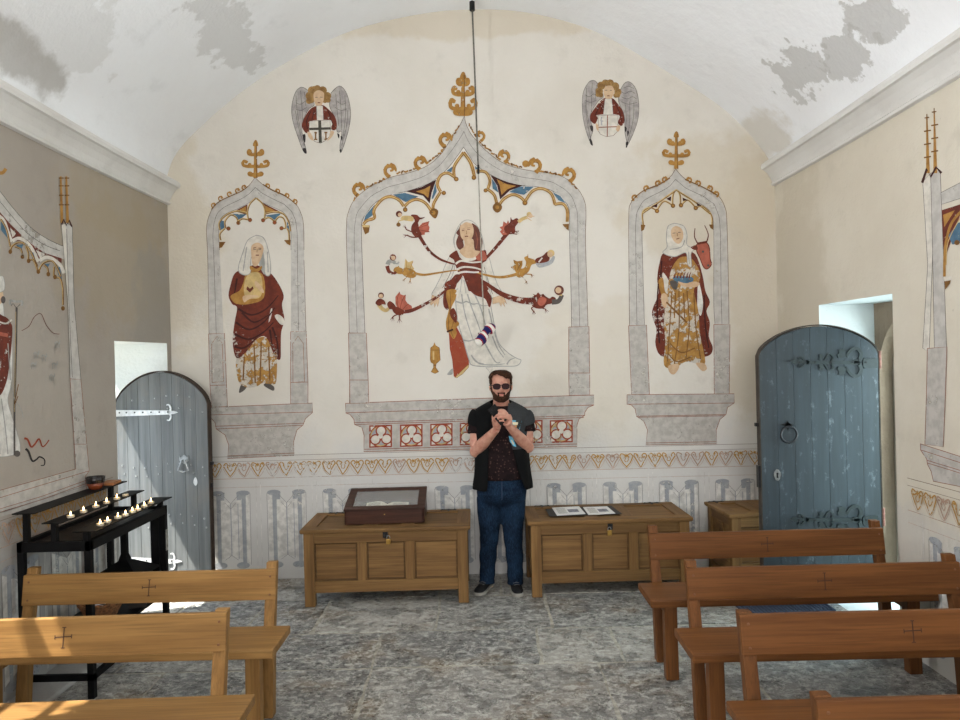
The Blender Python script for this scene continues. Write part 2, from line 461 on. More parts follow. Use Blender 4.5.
p_white = paint('paint_white_cloth', (216, 210, 199), .04, (196, 191, 181))
p_shade = paint('paint_grey_fold', (166, 165, 160), .04)
p_gworn = paint('paint_worn_gown', (176, 134, 70), .20, (150, 108, 52), 16)
p_skin = paint('paint_skin', (206, 178, 146), .0, (192, 160, 128))
p_hair = paint('paint_auburn', (112, 66, 54), .02)
p_blond = paint('paint_blond', (160, 126, 76), .03, (124, 92, 50))
p_black = paint('paint_black', (48, 42, 42), .02)
p_slate = paint('paint_slate', (166, 168, 170), .15, (150, 153, 158))
p_pale = paint('paint_pale_grey', (222, 219, 213), .0)
p_wgold = paint('paint_worn_ochre', (178, 134, 66), .14, (176, 136, 74), 34)
p_wpink = paint('paint_worn_sienna', (190, 160, 140), .17)
p_wing = paint('paint_wing', (176, 170, 164), .03, (146, 140, 138), 40)
PM = [p_grey, p_grey2, p_line, p_dark, p_redl, p_gold, p_gold2, p_gold3, p_blue, p_dred, p_dred2, p_oran, p_salm, p_white, p_shade, p_skin, p_hair, p_blond, p_black, p_slate, p_pale, p_wgold, p_wpink, p_wing]
class Paint:
    """thin coats of paint on a wall plane; pixel coordinates of the photograph are turned into points on the wall"""
    def __init__(s, plane, crop=(0, 0, 1), base=.001):
        s.pl = plane; s.c = crop; s.bm = bmesh.new(); s.d = base; s.used = []
    def use(s, x, y, k): s.c = (x, y, k); return s
    def P(s, p, off):
        x0, y0, k = s.c
        return s.pl(x0 + p[0] / k, y0 + p[1] / k, off)
    def mat(s, m):
        if m not in s.used: s.used.append(m)
        return s.used.index(m)
    def poly(s, m, pts, smooth=True, outline=None, ow=3):
        s.d += .00006
        P2 = [Vector((a[0], a[1], 0)) for a in pts]
        if smooth: P2 = crom(P2, 4, True)
        vs = [s.bm.verts.new(s.P(p, s.d)) for p in P2]
        for t in tessellate_polygon([P2]):
            try: s.bm.faces.new([vs[i] for i in t]).material_index = s.mat(m)
            except ValueError: pass
        if outline: s.stroke(outline, list(pts) + [pts[0]], ow, smooth=smooth)
        return s
    def stroke(s, m, pts, w, smooth=True, w2=None, wm=None):
        s.d += .00006
        P2 = [Vector((a[0], a[1], 0)) for a in pts]
        if smooth and len(P2) > 2: P2 = crom(P2, 5)
        n = len(P2); L = []
        for i, p in enumerate(P2):
            d = P2[min(i + 1, n - 1)] - P2[max(i - 1, 0)]
            if d.length < 1e-9: d = Vector((1, 0, 0))
            d.normalize(); nn = Vector((-d.y, d.x, 0)); t = i / (n - 1)
            ww = w if w2 is None else w + (w2 - w) * t
            if wm is not None: ww = (w * (1 - t) ** 2 + 2 * wm * t * (1 - t) + (w2 if w2 is not None else w) * t * t)
            L.append((s.bm.verts.new(s.P(p + nn * ww / 2, s.d)), s.bm.verts.new(s.P(p - nn * ww / 2, s.d))))
        mi = s.mat(m)
        for a, b in zip(L, L[1:]):
            try: s.bm.faces.new((a[0], a[1], b[1], b[0])).material_index = mi
            except ValueError: pass
        return s
    def disc(s, m, c, rx, ry=None, n=14, a=0):
        ry = ry or rx
        return s.poly(m, [(c[0] + rx * math.cos(t) * math.cos(a) - ry * math.sin(t) * math.sin(a), c[1] + rx * math.cos(t) * math.sin(a) + ry * math.sin(t) * math.cos(a)) for t in [2 * PI * k / n for k in range(n)]], smooth=False)
    def build(s, name, parent=None, label=None):
        me = bpy.data.meshes.new(name)
        if parent:
            for v in s.bm.verts: v.co -= parent.location
        s.bm.to_mesh(me); s.bm.free()
        o = bpy.data.objects.new(name, me); COL.objects.link(o)
        for q in s.used: me.materials.append(q)
        if parent: o.parent = parent
        if label: o['label'] = label
        return o

# ---- central painting: the ogee arch
MC = thing('arch_mural', 'large central wall painting of a veiled woman with six dragons under an ogee arch', 'mural', on_back(470, 446, 0))
a = Paint(on_back)
OL = [(349.5, 403), (349.3, 333), (346.5, 244), (346.6, 225), (347.6, 214.8), (353, 201.7), (363.3, 191.5), (375, 184), (389.6, 177.6), (404, 174), (418.8, 169.6), (430.4, 163.8), (442, 152.8), (450.8, 139), (459.6, 125.8), (464.4, 115.6)]
ORr = [(464.4, 115.6), (465.8, 123), (471, 133.9), (480.4, 144.8), (492, 155.7), (505, 163.8), (521, 168.9), (538.8, 171.8), (554.8, 174), (568, 179.8), (578, 189.3), (584.7, 201.7), (586, 214.8), (585.6, 244), (588, 327), (589, 395)]
IL = [(368.5, 402), (365, 333), (361.7, 244), (361.9, 222), (367.7, 211.9), (375, 203), (388, 195.8), (405.6, 191.5), (421.7, 186.4), (434.8, 179.8), (448, 168), (458, 155), (463.5, 147)]
IR = [(468.8, 155), (476, 165), (490.6, 174.7), (506.7, 182), (522.7, 185.6), (538.8, 187), (551.9, 190.7), (562, 198.8), (568.6, 207.5), (569.7, 225), (569.7, 244), (571.6, 327), (570, 395)]
def resamp(L, n):
    d = [0]
    for p, q in zip(L, L[1:]): d.append(d[-1] + math.hypot(q[0] - p[0], q[1] - p[1]))
    out = []; j = 0
    for i in range(n + 1):
        t = d[-1] * i / n
        while j < len(d) - 2 and d[j + 1] < t: j += 1
        f = (t - d[j]) / max(1e-9, d[j + 1] - d[j]); out.append((L[j][0] + (L[j + 1][0] - L[j][0]) * f, L[j][1] + (L[j + 1][1] - L[j][1]) * f))
    return out
def band(pa, m, A, B, n=40):
    """ribbon between two outlines"""
    A, B = resamp(A, n), resamp(B, n); pa.d += .00006; mi = pa.mat(m)
    va = [pa.bm.verts.new(pa.P(p, pa.d)) for p in A]; vb = [pa.bm.verts.new(pa.P(p, pa.d)) for p in B]
    for i in range(n): pa.bm.faces.new((va[i], va[i + 1], vb[i + 1], vb[i])).material_index = mi
    return [((p[0] + q[0]) / 2, (p[1] + q[1]) / 2) for p, q in zip(A, B)]
ML = band(a, p_grey, OL, IL); MR = band(a, p_grey, ORr, [(463.5, 147)] + IR)
for L in (OL, ORr): a.stroke(p_line, L, .55)
for L in (IL, [(463.6, 147)] + IR): a.stroke(p_dark, L, .5)
a.stroke(p_dark, ML, .35); a.stroke(p_dark, MR, .35)
for q in ([(348.4, 333), (366.4, 333), (368.2, 380), (368.8, 403), (350, 403.5), (349.6, 380)], [(568.8, 327), (589, 326.5), (589.8, 380), (589.8, 395), (569.2, 395.5), (568.8, 380)]):
    a.poly(p_grey2, q, False, p_redl, .6)
a.stroke(p_redl, [(349.4, 380), (368, 380)], .5, False); a.stroke(p_redl, [(569, 373), (589.5, 373)], .5, False)
a.build('painted_arch', MC)
# foils, gems and cusps under the arch
a = Paint(on_back, (340, 120, 6.857), .0026)
for q in ([(160, 700), (172, 655), (240, 575), (225, 655)], [(355, 510), (445, 498), (540, 525), (450, 565)], [(625, 545), (655, 420), (665, 490), (640, 540)], [(725, 350), (775, 315), (765, 360)]):
    a.poly(p_blue, q, False, p_white, 4)
a.poly(p_dred2, [(455, 490), (560, 460), (660, 410), (628, 500), (615, 572), (570, 520)], False)
a.poly(p_gold, [(520, 490), (580, 472), (620, 450), (605, 535), (575, 508)], False)
FO = [[(160, 715), (185, 690), (235, 672), (232, 630), (245, 595), (295, 540), (350, 526), (405, 550), (435, 590)], [(440, 595), (478, 560), (530, 545), (588, 572), (636, 640)],
      [(640, 632), (642, 575), (690, 492)], [(690, 492), (668, 440), (690, 382), (738, 364), (790, 395)], [(783, 385), (785, 315), (848, 222)], [(848, 222), (900, 300), (922, 390)]]
for q in FO: a.stroke(p_gold, q, 21); 
for q in FO: a.stroke(p_gold3, q, 6)
for q in FO: a.stroke(p_gold2, [(x, y + 9) for x, y in q], 3)
for c_, r in (((447, 615), 16), ((712, 500), 15), ((797, 405), 16), ((918, 395), 16)): a.disc(p_gold2, c_, r); a.disc(p_gold, c_, r * .6)
a.poly(p_gold2, [(612, 630), (640, 605), (672, 620), (668, 655), (652, 676), (625, 655)]); a.disc(p_gold, (642, 635), 14)
a.poly(p_gold2, [(148, 716), (205, 724), (198, 770), (172, 785)], False); a.poly(p_gold3, [(152, 718), (205, 722), (200, 736), (154, 734)], False)
a.use(460, 120, 6.857)
for q in ([(215, 395), (222, 470), (265, 500), (250, 440)], [(330, 495), (400, 455), (510, 455), (440, 515)], [(630, 490), (690, 520), (728, 572), (670, 550)], [(100, 310), (130, 335), (105, 340)]):
    a.poly(p_blue, q, False, p_white, 4)
a.poly(p_dred2, [(208, 378), (320, 425), (430, 450), (340, 485), (275, 545), (255, 450)], False)
a.poly(p_gold, [(252, 405), (320, 440), (385, 452), (325, 475), (285, 515), (272, 450)], False)
FO = [[(22, 222), (70, 290), (98, 385)], [(112, 350), (175, 358), (205, 415), (190, 475)], [(190, 475), (235, 515), (255, 590)], [(265, 590), (300, 542), (360, 512), (412, 528), (445, 560)],
      [(445, 560), (495, 490), (560, 470), (625, 505), (652, 580)], [(650, 578), (705, 575), (735, 620), (735, 700)]]
for q in FO: a.stroke(p_gold, q, 21)
for q in FO: a.stroke(p_gold3, q, 6)
for q in FO: a.stroke(p_gold2, [(x, y + 9) for x, y in q], 3)
for c_, r in (((95, 395), 16), ((175, 483), 14), ((445, 568), 17)): a.disc(p_gold2, c_, r); a.disc(p_gold, c_, r * .6)
a.poly(p_gold2, [(225, 590), (255, 562), (288, 590), (280, 620), (255, 636), (230, 618)]); a.disc(p_gold, (255, 598), 14)
a.poly(p_gold2, [(700, 700), (748, 700), (745, 760), (728, 745), (705, 720)], False); a.poly(p_white, [(700, 700), (748, 698), (746, 712), (702, 714)], False)
a.build('tracery', MC)
def crocket(pa, x, y, r, flip, m=p_gold, m2=p_gold2):
    f = -1 if flip else 1
    pa.stroke(m, [(x - f * .2 * r, y + 1.2 * r), (x - f * 1.0 * r, y + .2 * r), (x - f * .8 * r, y - .9 * r), (x + f * .1 * r, y - 1.1 * r), (x + f * .5 * r, y - .3 * r), (x - f * .05 * r, y - .1 * r)], r * .8, w2=r * .4)
    for u_, v_ in ((-1.15, -.3), (-.5, -1.25), (.2, -1.45), (-.2, .9)): pa.disc(m, (x + f * u_ * r, y + v_ * r), r * .28)
    pa.poly(m, [(x - f * .1 * r, y - 1.4 * r), (x + f * .7 * r, y - 1.5 * r), (x + f * 1.25 * r, y - .7 * r), (x + f * 1.2 * r, y + .1 * r), (x + f * .7 * r, y - .4 * r)])
    pa.stroke(m2, [(x - f * .9 * r, y + .3 * r), (x - f * .6 * r, y - .6 * r), (x + f * .2 * r, y - .8 * r)], r * .14)
def finial(pa, x, y0, y1, w, arms, m=p_gold, m2=p_gold2):
    pa.stroke(m, [(x, y1), (x, y0)], w * 1.3, False, w2=w * .7)
    pa.poly(m, [(x - w * .8, y0 + w), (x - w * .3, y0 - w * .6), (x + w * .4, y0 - w * .6), (x + w * .8, y0 + w)])
    for y, hw, up in arms:
        for f in (-1, 1):
            pa.stroke(m, [(x, y + up * .3), (x + f * hw * .55, y + up * .35), (x + f * hw * .95, y), (x + f * hw * .9, y - up), (x + f * hw * .6, y - up * .7)], w * 1.1, w2=w * .75)
            pa.disc(m, (x + f * hw * .72, y - up * .75), w * .5); pa.disc(m, (x + f * hw * .45, y - up * .1), w * .55); pa.disc(m, (x + f * hw * 1.0, y - up * .5), w * .45)
    pa.stroke(m2, [(x + w * .4, y1), (x + w * .3, y0)], w * .25, False)
a = Paint(on_back, (340, 120, 6.857), .004)
for x, y, r in ((130, 482, 34), (345, 352, 34), (552, 300, 34), (725, 142, 36)): crocket(a, x, y, r, False)
rr = random.Random(3)
def scrub(pa, A, B, n, amp, w):
    for i in range(n):
        t = (i + .2) / n; t2 = (i + 1) / n
        q = []
        for j in range(5):
            u = t + (t2 - t) * j / 4
            q.append((A[0] + (B[0] - A[0]) * u + rr.uniform(-amp, amp), A[1] + (B[1] - A[1]) * u + rr.uniform(-amp, amp)))
        pa.stroke(p_gold2 if i % 2 else p_gold, q, w)
scrub(a, (92, 560), (120, 500), 2, 4, 9); scrub(a, (170, 468), (310, 400), 5, 6, 10); scrub(a, (385, 368), (520, 335), 5, 6, 10)
scrub(a, (585, 305), (690, 225), 5, 6, 10); scrub(a, (690, 225), (720, 175), 2, 5, 12); scrub(a, (762, 125), (820, 35), 4, 5, 8)
a.build('crocket_band', MC); a = Paint(on_back, (460, 120, 6.857), .004)
for x, y, r in ((138, 115, 26), (300, 255, 32), (512, 318, 36), (745, 382, 36)): crocket(a, x, y, r, True)
a.disc(p_gold, (450, 300), 24); scrub(a, (55, 20), (110, 115), 4, 5, 8); scrub(a, (125, 140), (280, 275), 7, 6, 10); scrub(a, (310, 290), (430, 328), 4, 6, 10)
scrub(a, (540, 345), (700, 378), 5, 6, 10); scrub(a, (760, 425), (800, 470), 2, 5, 7)
a.build('crocket_band', MC)
a = Paint(on_back, (340, 60, 3.692), .004)
finial(a, 454, 55, 205, 15, [(85, 20, 14), (120, 38, 20), (172, 48, 26), (196, 30, 8)])
a.build('finial', MC)
# plinth below the arch with trefoil panels
a = Paint(on_back, (340, 380, 6.857))
Q = lambda x, y: ((x - 340) * 6.857, (y - 380) * 6.857)
a.poly(p_grey2, [(38, 160), (960, 126)] + [Q(594, 395), Q(594, 405), Q(588, 407.5), Q(585, 412), Q(584.5, 415.5), Q(579, 419), Q(577, 425), Q(577, 446.5)] + [(162, 492), (165, 380), (150, 325), (100, 305), (95, 265), (70, 238), (38, 225)], False)
for q in ([(38, 160), (960, 126), Q(594, 395), Q(594, 405), (38, 225), (38, 160)], [(95, 265 + 28), Q(585, 415.5)], [(100, 305), Q(584, 417.5)], [(38, 225), (70, 238), (95, 270), (100, 305), (150, 325), (165, 380), (162, 492), Q(577, 446.5), Q(577, 425), Q(579, 419), Q(584.5, 415.5), Q(585, 412), Q(588, 407.5), Q(594, 405)], [(165, 475), Q(577, 444)]):
    a.stroke(p_redl, q, 4.5, False)
a.build('painted_plinth', MC)
def trefoil(x0, y0, x1, y1, sk):
    """square panel with a trefoil, corners in photo pixels"""
    pa = Paint(on_back, (0, 0, 1), .0022); w = x1 - x0; h = y1 - y0
    T = lambda u, v: (x0 + u * w, y0 + v * h - sk * u)
    pa.poly(p_oran, [T(0, 0), T(1, 0), T(1, 1), T(0, 1)], False)
    for u, v in ((.11, .11), (.89, .11), (.11, .89), (.89, .89)):
        su, sv = (1 if u < .5 else -1), (1 if v < .5 else -1)
        pa.poly(p_white, [T(u - .05 * su, v - .05 * sv), T(u + .13 * su, v - .04 * sv), T(u - .04 * su, v + .13 * sv)], False)
    pa.poly(p_gold3, [T(.5 + .45 * math.cos(t), .5 + .45 * math.sin(t)) for t in [2 * PI * k / 20 for k in range(20)]], False)
    pa.poly(p_slate, [T(.5 + .40 * math.cos(t), .5 + .40 * math.sin(t)) for t in [2 * PI * k / 20 for k in range(20)]], False)
    CS = ((.52, .26), (.27, .64), (.76, .63))
    for r, m in ((.245, p_oran), (.185, p_white)):
        for c_ in CS: pa.poly(m, [T(c_[0] + r * math.cos(t), c_[1] + r * math.sin(t)) for t in [2 * PI * k / 18 for k in range(18)]], False)
        pa.poly(m, [T(.5 + (r - .08) * math.cos(t), .5 + (r - .08) * math.sin(t)) for t in [2 * PI * k / 12 for k in range(12)]], False)
    return pa.build('trefoil_panel', MC)
for x0, x1, y0, y1 in ((369.2, 392, 425.4, 447.8), (400, 422.6, 424.6, 447), (430.2, 452.6, 423.8, 446), (459.8, 482, 422.8, 445.4), (519.5, 542.6, 420.6, 443.6), (549.8, 572.8, 420.3, 443)):
    trefoil(x0, y0, x1, y1, .7)
# chalice
a = Paint(on_back, (430, 290, 8), .001)
a.poly(p_gold, [(5, 462), (36, 440), (75, 462), (82, 560), (62, 578), (48, 590), (46, 620), (70, 655), (40, 668), (8, 655), (28, 622), (28, 590), (8, 578), (2, 556)], False, p_gold2, 4)
a.poly(p_gold, [(25, 445), (36, 418), (47, 445)], False); a.stroke(p_gold2, [(2, 480), (82, 480)], 4, False); a.disc(p_gold2, (38, 602), 10, 7)
a.poly(p_gold3, [(20, 490), (34, 490), (34, 560), (22, 560)], False)
a.build('chalice', MC)

# ---- the veiled woman
f = Paint(on_back, (430, 290, 8), .0012)
# feet, lining and red skirt panel
f.poly(p_shade, [(138, 672), (165, 638), (182, 630), (180, 672), (150, 680)]); f.poly(p_white, [(445, 620), (500, 620), (495, 655), (480, 662), (465, 640)], False, p_shade, 3)
f.poly(p_oran, [(150, 330), (210, 290), (270, 400), (308, 520), (312, 590), (255, 650), (208, 704), (190, 690), (178, 560), (158, 470)], False)
f.poly(p_gold3, [(312, 592), (260, 640), (200, 700), (212, 704), (262, 670), (308, 618)], False, p_gold2, 3)
# white skirt
f.poly(p_white, [(205, 0), (330, -60), (420, -70), (470, 60), (500, 200), (540, 400), (610, 490), (690, 545), (728, 562), (692, 606), (560, 610), (430, 612), (335, 600), (312, 560), (275, 430), (225, 260), (205, 90)], True, p_shade, 7)
for q in ([(250, 0), (262, 100), (290, 230), (345, 400)], [(290, 0), (330, 130), (380, 260), (420, 380)], [(350, 20), (400, 130), (440, 260), (470, 380)], [(470, 150), (500, 280), (545, 430), (600, 520)],
          [(345, 545), (400, 590), (500, 600), (600, 590)], [(440, 430), (520, 570), (560, 580)], [(210, 92), (260, 105), (290, 92), (340, 112), (380, 110), (420, 125), (465, 125)], [(265, 400), (310, 408), (350, 398), (380, 410)],
          [(330, 520), (370, 575), (430, 590)], [(500, 370), (540, 470), (590, 540)], [(615, 595), (640, 560), (690, 540)]):
    f.stroke(p_shade, q, 13, w2=6)
# hip drapes
f.poly(p_dred, [(120, -20), (160, -70), (215, -60), (190, 20), (150, 150), (115, 140), (104, 80)])
f.poly(p_dred, [(330, -60), (420, -40), (470, 20), (495, 70), (475, 140), (440, 70), (370, 45), (320, 0)])
f.poly(p_gold, [(140, 0), (210, 0), (205, 70), (170, 150), (200, 230), (235, 268), (205, 310), (215, 345), (190, 392), (158, 350), (135, 325), (128, 250), (150, 150), (130, 60)])
f.poly(p_dred, [(160, 165), (190, 145), (215, 200), (210, 262), (175, 230), (160, 195)])
f.stroke(p_gold2, [(160, 10), (165, 120), (150, 220), (150, 330)], 6); f.stroke(p_gold2, [(190, 250), (170, 330), (190, 385)], 5); f.stroke(p_dred2, [(135, 335), (185, 315)], 14)
f.use(430, 215, 9.6)
# sleeves and hands
f.poly(p_white, [(185, 400), (232, 430), (235, 520), (195, 620), (145, 720), (98, 800), (18, 768), (55, 690), (100, 600), (140, 500)], True, p_shade, 6)
f.poly(p_white, [(500, 430), (560, 400), (600, 530), (645, 660), (700, 770), (640, 812), (598, 800), (562, 690), (525, 560), (495, 520)], True, p_shade, 6)
f.stroke(p_dark, [(225, 470), (190, 570), (120, 700)], 5); f.stroke(p_dark, [(520, 500), (555, 620), (600, 760)], 5)
f.poly(p_skin, [(20, 768), (92, 794), (86, 835), (74, 882), (62, 846), (44, 888), (36, 846), (10, 868), (0, 850), (12, 805)], False, p_gold2, 2)
f.poly(p_skin, [(602, 795), (690, 768), (715, 800), (738, 855), (712, 832), (720, 888), (695, 845), (682, 882), (664, 838), (620, 850), (600, 855)], False, p_gold2, 2)
f.use(430, 215, 9.6)
# bodice
f.poly(p_dred, [(183, 396), (230, 352), (262, 345), (300, 420), (420, 436), (500, 350), (535, 340), (545, 430), (500, 470), (490, 560), (480, 600), (300, 580), (250, 500), (228, 430)])
f.poly(p_dred, [(250, 570), (310, 590), (215, 700), (140, 720), (150, 650), (200, 620)], True); f.poly(p_dred, [(320, 585), (470, 580), (500, 640), (560, 720), (360, 730), (330, 660)], True)
f.poly(p_white, [(320, 585), (360, 700), (380, 760), (240, 760), (280, 690)], False); f.stroke(p_shade, [(305, 610), (290, 740)], 6); f.stroke(p_shade, [(325, 620), (345, 750)], 6)
f.poly(p_white, [(262, 345), (300, 420), (350, 440), (420, 436), (470, 400), (430, 408), (350, 415), (300, 380), (275, 335)])
for q in ([(245, 470), (300, 440), (400, 455), (500, 448)], [(255, 525), (320, 500), (420, 505), (490, 525)], [(265, 560), (330, 545), (420, 550), (470, 548)]):
    f.stroke(p_white, q, 20, w2=14)
f.poly(p_salm, [(440, 380), (480, 340), (520, 350), (545, 420), (490, 440), (450, 430)])
# veil, hair, neck and face
f.stroke(p_shade, [(250, 340), (225, 250), (245, 170), (290, 85), (350, 48), (420, 70), (480, 150), (515, 270), (520, 340)], 5)
f.stroke(p_shade, [(235, 310), (240, 200), (300, 90)], 4); f.stroke(p_shade, [(500, 330), (495, 230), (450, 130)], 4)
f.poly(p_hair, [(300, 80), (350, 60), (410, 80), (460, 120), (490, 200), (505, 260), (490, 330), (450, 350), (425, 320), (410, 230), (320, 240), (325, 300), (290, 335), (262, 310), (250, 260), (268, 200), (252, 170), (280, 130)])
f.poly(p_skin, [(335, 240), (415, 235), (425, 330), (480, 350), (430, 405), (350, 412), (300, 375), (285, 340), (330, 300)])
f.poly(p_skin, [(290, 110), (320, 72), (390, 75), (418, 130), (412, 200), (372, 262), (345, 262), (300, 215), (288, 160)])
f.stroke(p_hair, [(305, 150), (328, 146)], 6, False); f.stroke(p_hair, [(358, 142), (385, 136)], 6, False); f.stroke(p_gold2, [(350, 150), (352, 178), (345, 182)], 4); f.stroke(p_dred, [(335, 208), (350, 203), (366, 206)], 9)
f.stroke(p_hair, [(308, 136), (330, 132)], 3, False); f.stroke(p_hair, [(355, 126), (388, 122)], 3, False)
f.stroke(p_white, [(296, 92), (345, 62), (405, 78)], 13)
f.stroke(p_hair, [(455, 130), (480, 220), (470, 320)], 12); f.stroke(p_salm, [(440, 160), (455, 240), (445, 320)], 4)
f.build('painted_woman', MC)

# ---- six dragons, each with its tail from her waist
def dragon(paths):
    pa = Paint(on_back, (0, 0, 1), .0030 + .0004 * len(MC.children) / 10)
    for it in paths:
        k = it[0]
        if k == 'use': pa.use(*it[1:])
        elif k == 'p': pa.poly(it[1], it[2], it[3] if len(it) > 3 else True)
        elif k == 's': pa.stroke(it[1], it[2], it[3], w2=it[4] if len(it) > 4 else None)
        elif k == 'd': pa.disc(it[1], it[2], it[3])
    return pa.build('dragon', MC)
U1 = ('use', 370, 205, 12); U2 = ('use', 370, 265, 12); U3 = ('use', 480, 200, 5.54)
def claws(m, x, y, L, ang, w):
    return [('s', m, [(x, y), (x + L * math.cos(ang + k * .5), y + L * math.sin(ang + k * .5))], w, w * .3) for k in (-1, 0, 1)]
dragon([U1, ('s', p_dred, [(575, 340), (640, 450), (720, 560), (840, 650), (960, 695), (1000, 705), (1080, 720)], 44, 12),
        ('p', p_salm, [(585, 262), (630, 215), (710, 195), (700, 240), (715, 270), (705, 310), (720, 325), (660, 330), (655, 358), (610, 360), (590, 310)], False),
        ('s', p_dred, [(590, 270), (700, 235)], 5), ('s', p_dred, [(595, 300), (708, 318)], 5), ('s', p_dred, [(600, 250), (712, 196)], 5),
        ('p', p_dred, [(560, 190), (520, 215), (495, 265), (500, 330), (550, 385), (600, 385), (620, 350), (590, 290), (580, 230)]),
        ('p', p_dred, [(490, 120), (560, 118), (600, 150), (660, 145), (620, 170), (595, 175), (575, 215), (545, 210), (530, 170)]),
        ('s', p_dred, [(500, 320), (440, 295), (425, 265)], 14), ('s', p_dred, [(570, 385), (500, 385), (440, 360)], 16)] + claws(p_dred, 428, 270, 38, -2.4, 7) + claws(p_dred, 440, 362, 50, 2.9, 8) +
       [('p', p_gold3, [(365, 165), (400, 130), (500, 135), (525, 165), (510, 195), (440, 190), (390, 180)]), ('s', p_gold3, [(400, 180), (350, 190), (335, 220)], 12), ('d', p_gold2, (342, 235), 26), ('d', p_dred, (348, 108), 38), ('d', p_skin, (358, 118), 26)])
dragon([U2, ('s', p_gold, [(520, 95), (640, 118), (780, 100), (960, 72), (1080, 60)], 34, 10), ('use', 370, 200, 5.54),
        ('p', p_gold3, [(190, 380), (195, 325), (212, 345), (240, 335), (232, 360), (245, 380), (230, 400), (200, 400)], False), ('s', p_gold, [(205, 400), (200, 330)], 3), ('s', p_gold, [(215, 400), (238, 340)], 3),
        ('p', p_gold, [(175, 395), (195, 375), (245, 390), (258, 415), (240, 432), (205, 428), (180, 412)]), ('p', p_gold, [(130, 385), (150, 370), (185, 385), (180, 410), (140, 405)]), ('s', p_gold, [(150, 378), (160, 366)], 5),
        ('s', p_gold, [(205, 425), (190, 440)], 5), ('s', p_gold, [(225, 430), (222, 450)], 5)] + claws(p_gold2, 190, 440, 14, 2.2, 3) + claws(p_gold2, 221, 448, 18, 1.5, 3) +
       [('s', p_dred, [(95, 365), (105, 395), (130, 408), (145, 398)], 22, 14), ('s', p_shade, [(98, 358), (105, 342), (125, 340), (140, 350)], 26, 18), ('s', p_shade, [(135, 350), (152, 352), (160, 342)], 9), ('d', p_dred, (127, 318), 18), ('d', p_skin, (129, 321), 12)])
dragon([U2, ('s', p_dred, [(960, 250), (900, 310), (780, 400), (640, 480), (500, 545), (400, 560), (330, 565)], 20, 56),
        ('p', p_salm, [(345, 540), (305, 470), (305, 380), (355, 318), (365, 350), (405, 365), (430, 355), (425, 420), (450, 460), (500, 490), (505, 520), (440, 540)], False),
        ('s', p_dred, [(350, 535), (325, 430), (355, 320)], 6), ('s', p_dred, [(360, 530), (385, 430), (430, 358)], 6), ('s', p_dred, [(390, 540), (430, 490), (465, 465)], 5),
        ('p', p_dred, [(265, 520), (320, 500), (400, 545), (400, 590), (350, 605), (290, 575)]), ('p', p_dred, [(205, 470), (240, 432), (300, 480), (310, 530), (270, 530), (230, 525)]),
        ('s', p_dred, [(340, 590), (290, 610), (260, 640)], 14), ('s', p_dred, [(350, 600), (355, 640)], 14)] + claws(p_dred, 275, 620, 55, 1.8, 8) + claws(p_dred, 352, 640, 60, 1.5, 8) +
       [('s', p_gold3, [(105, 470), (140, 520), (190, 545), (225, 520)], 52, 40), ('p', p_dred, [(65, 460), (90, 415), (130, 405), (175, 430), (188, 475), (150, 470), (110, 490)]), ('d', p_hair, (132, 365), 36), ('d', p_skin, (132, 372), 26)])
dragon([U3, ('s', p_dred, [(-10, 350), (30, 325), (90, 260), (130, 210), (155, 180)], 12, 24),
        ('p', p_salm, [(150, 190), (125, 195), (110, 175), (120, 165), (108, 150), (125, 145), (130, 118), (148, 130), (155, 110), (170, 150)], False),
        ('p', p_dred, [(140, 180), (135, 150), (165, 125), (170, 95), (180, 110), (205, 100), (215, 120), (195, 150), (195, 180), (165, 190)], True), ('s', p_dred, [(190, 175), (215, 172)], 5), ('s', p_dred, [(175, 185), (205, 190)], 5)] + claws(p_dred, 200, 180, 14, .2, 3) +
       [('s', p_gold3, [(212, 122), (235, 105), (262, 95)], 20, 18), ('s', p_skin, [(258, 95), (285, 115)], 8, 4), ('s', p_skin, [(262, 92), (302, 90)], 8, 4), ('d', p_gold3, (272, 80), 14), ('d', p_skin, (280, 88), 12)])
dragon([U3, ('s', p_gold, [(-20, 400), (30, 415), (110, 428), (190, 415), (215, 400)], 8, 20),
        ('p', p_gold, [(170, 372), (190, 355), (185, 330), (205, 340), (235, 335), (235, 360), (225, 385), (200, 400)], False), ('s', p_gold2, [(200, 395), (188, 332)], 3), ('s', p_gold2, [(205, 390), (234, 338)], 3),
        ('p', p_gold, [(200, 415), (215, 385), (245, 375), (255, 345), (245, 320), (262, 310), (270, 320), (300, 330), (312, 350), (285, 360), (270, 395), (235, 425), (215, 430)]),
        ('s', p_gold, [(265, 315), (265, 300)], 6, 2), ('s', p_gold, [(230, 420), (255, 450)], 6), ('s', p_gold, [(245, 410), (285, 412)], 6)] + claws(p_gold2, 258, 450, 18, 1.7, 4) + claws(p_gold2, 283, 412, 20, 1.0, 4) +
       [('p', p_slate, [(310, 350), (330, 375), (395, 355), (415, 320), (405, 310), (385, 335), (335, 350)]), ('p', p_dred, [(310, 325), (345, 310), (375, 285), (385, 310), (380, 338), (335, 350), (308, 345)]), ('s', p_white, [(325, 345), (345, 320)], 8), ('d', p_gold3, (393, 295), 20), ('d', p_skin, (388, 302), 15)])
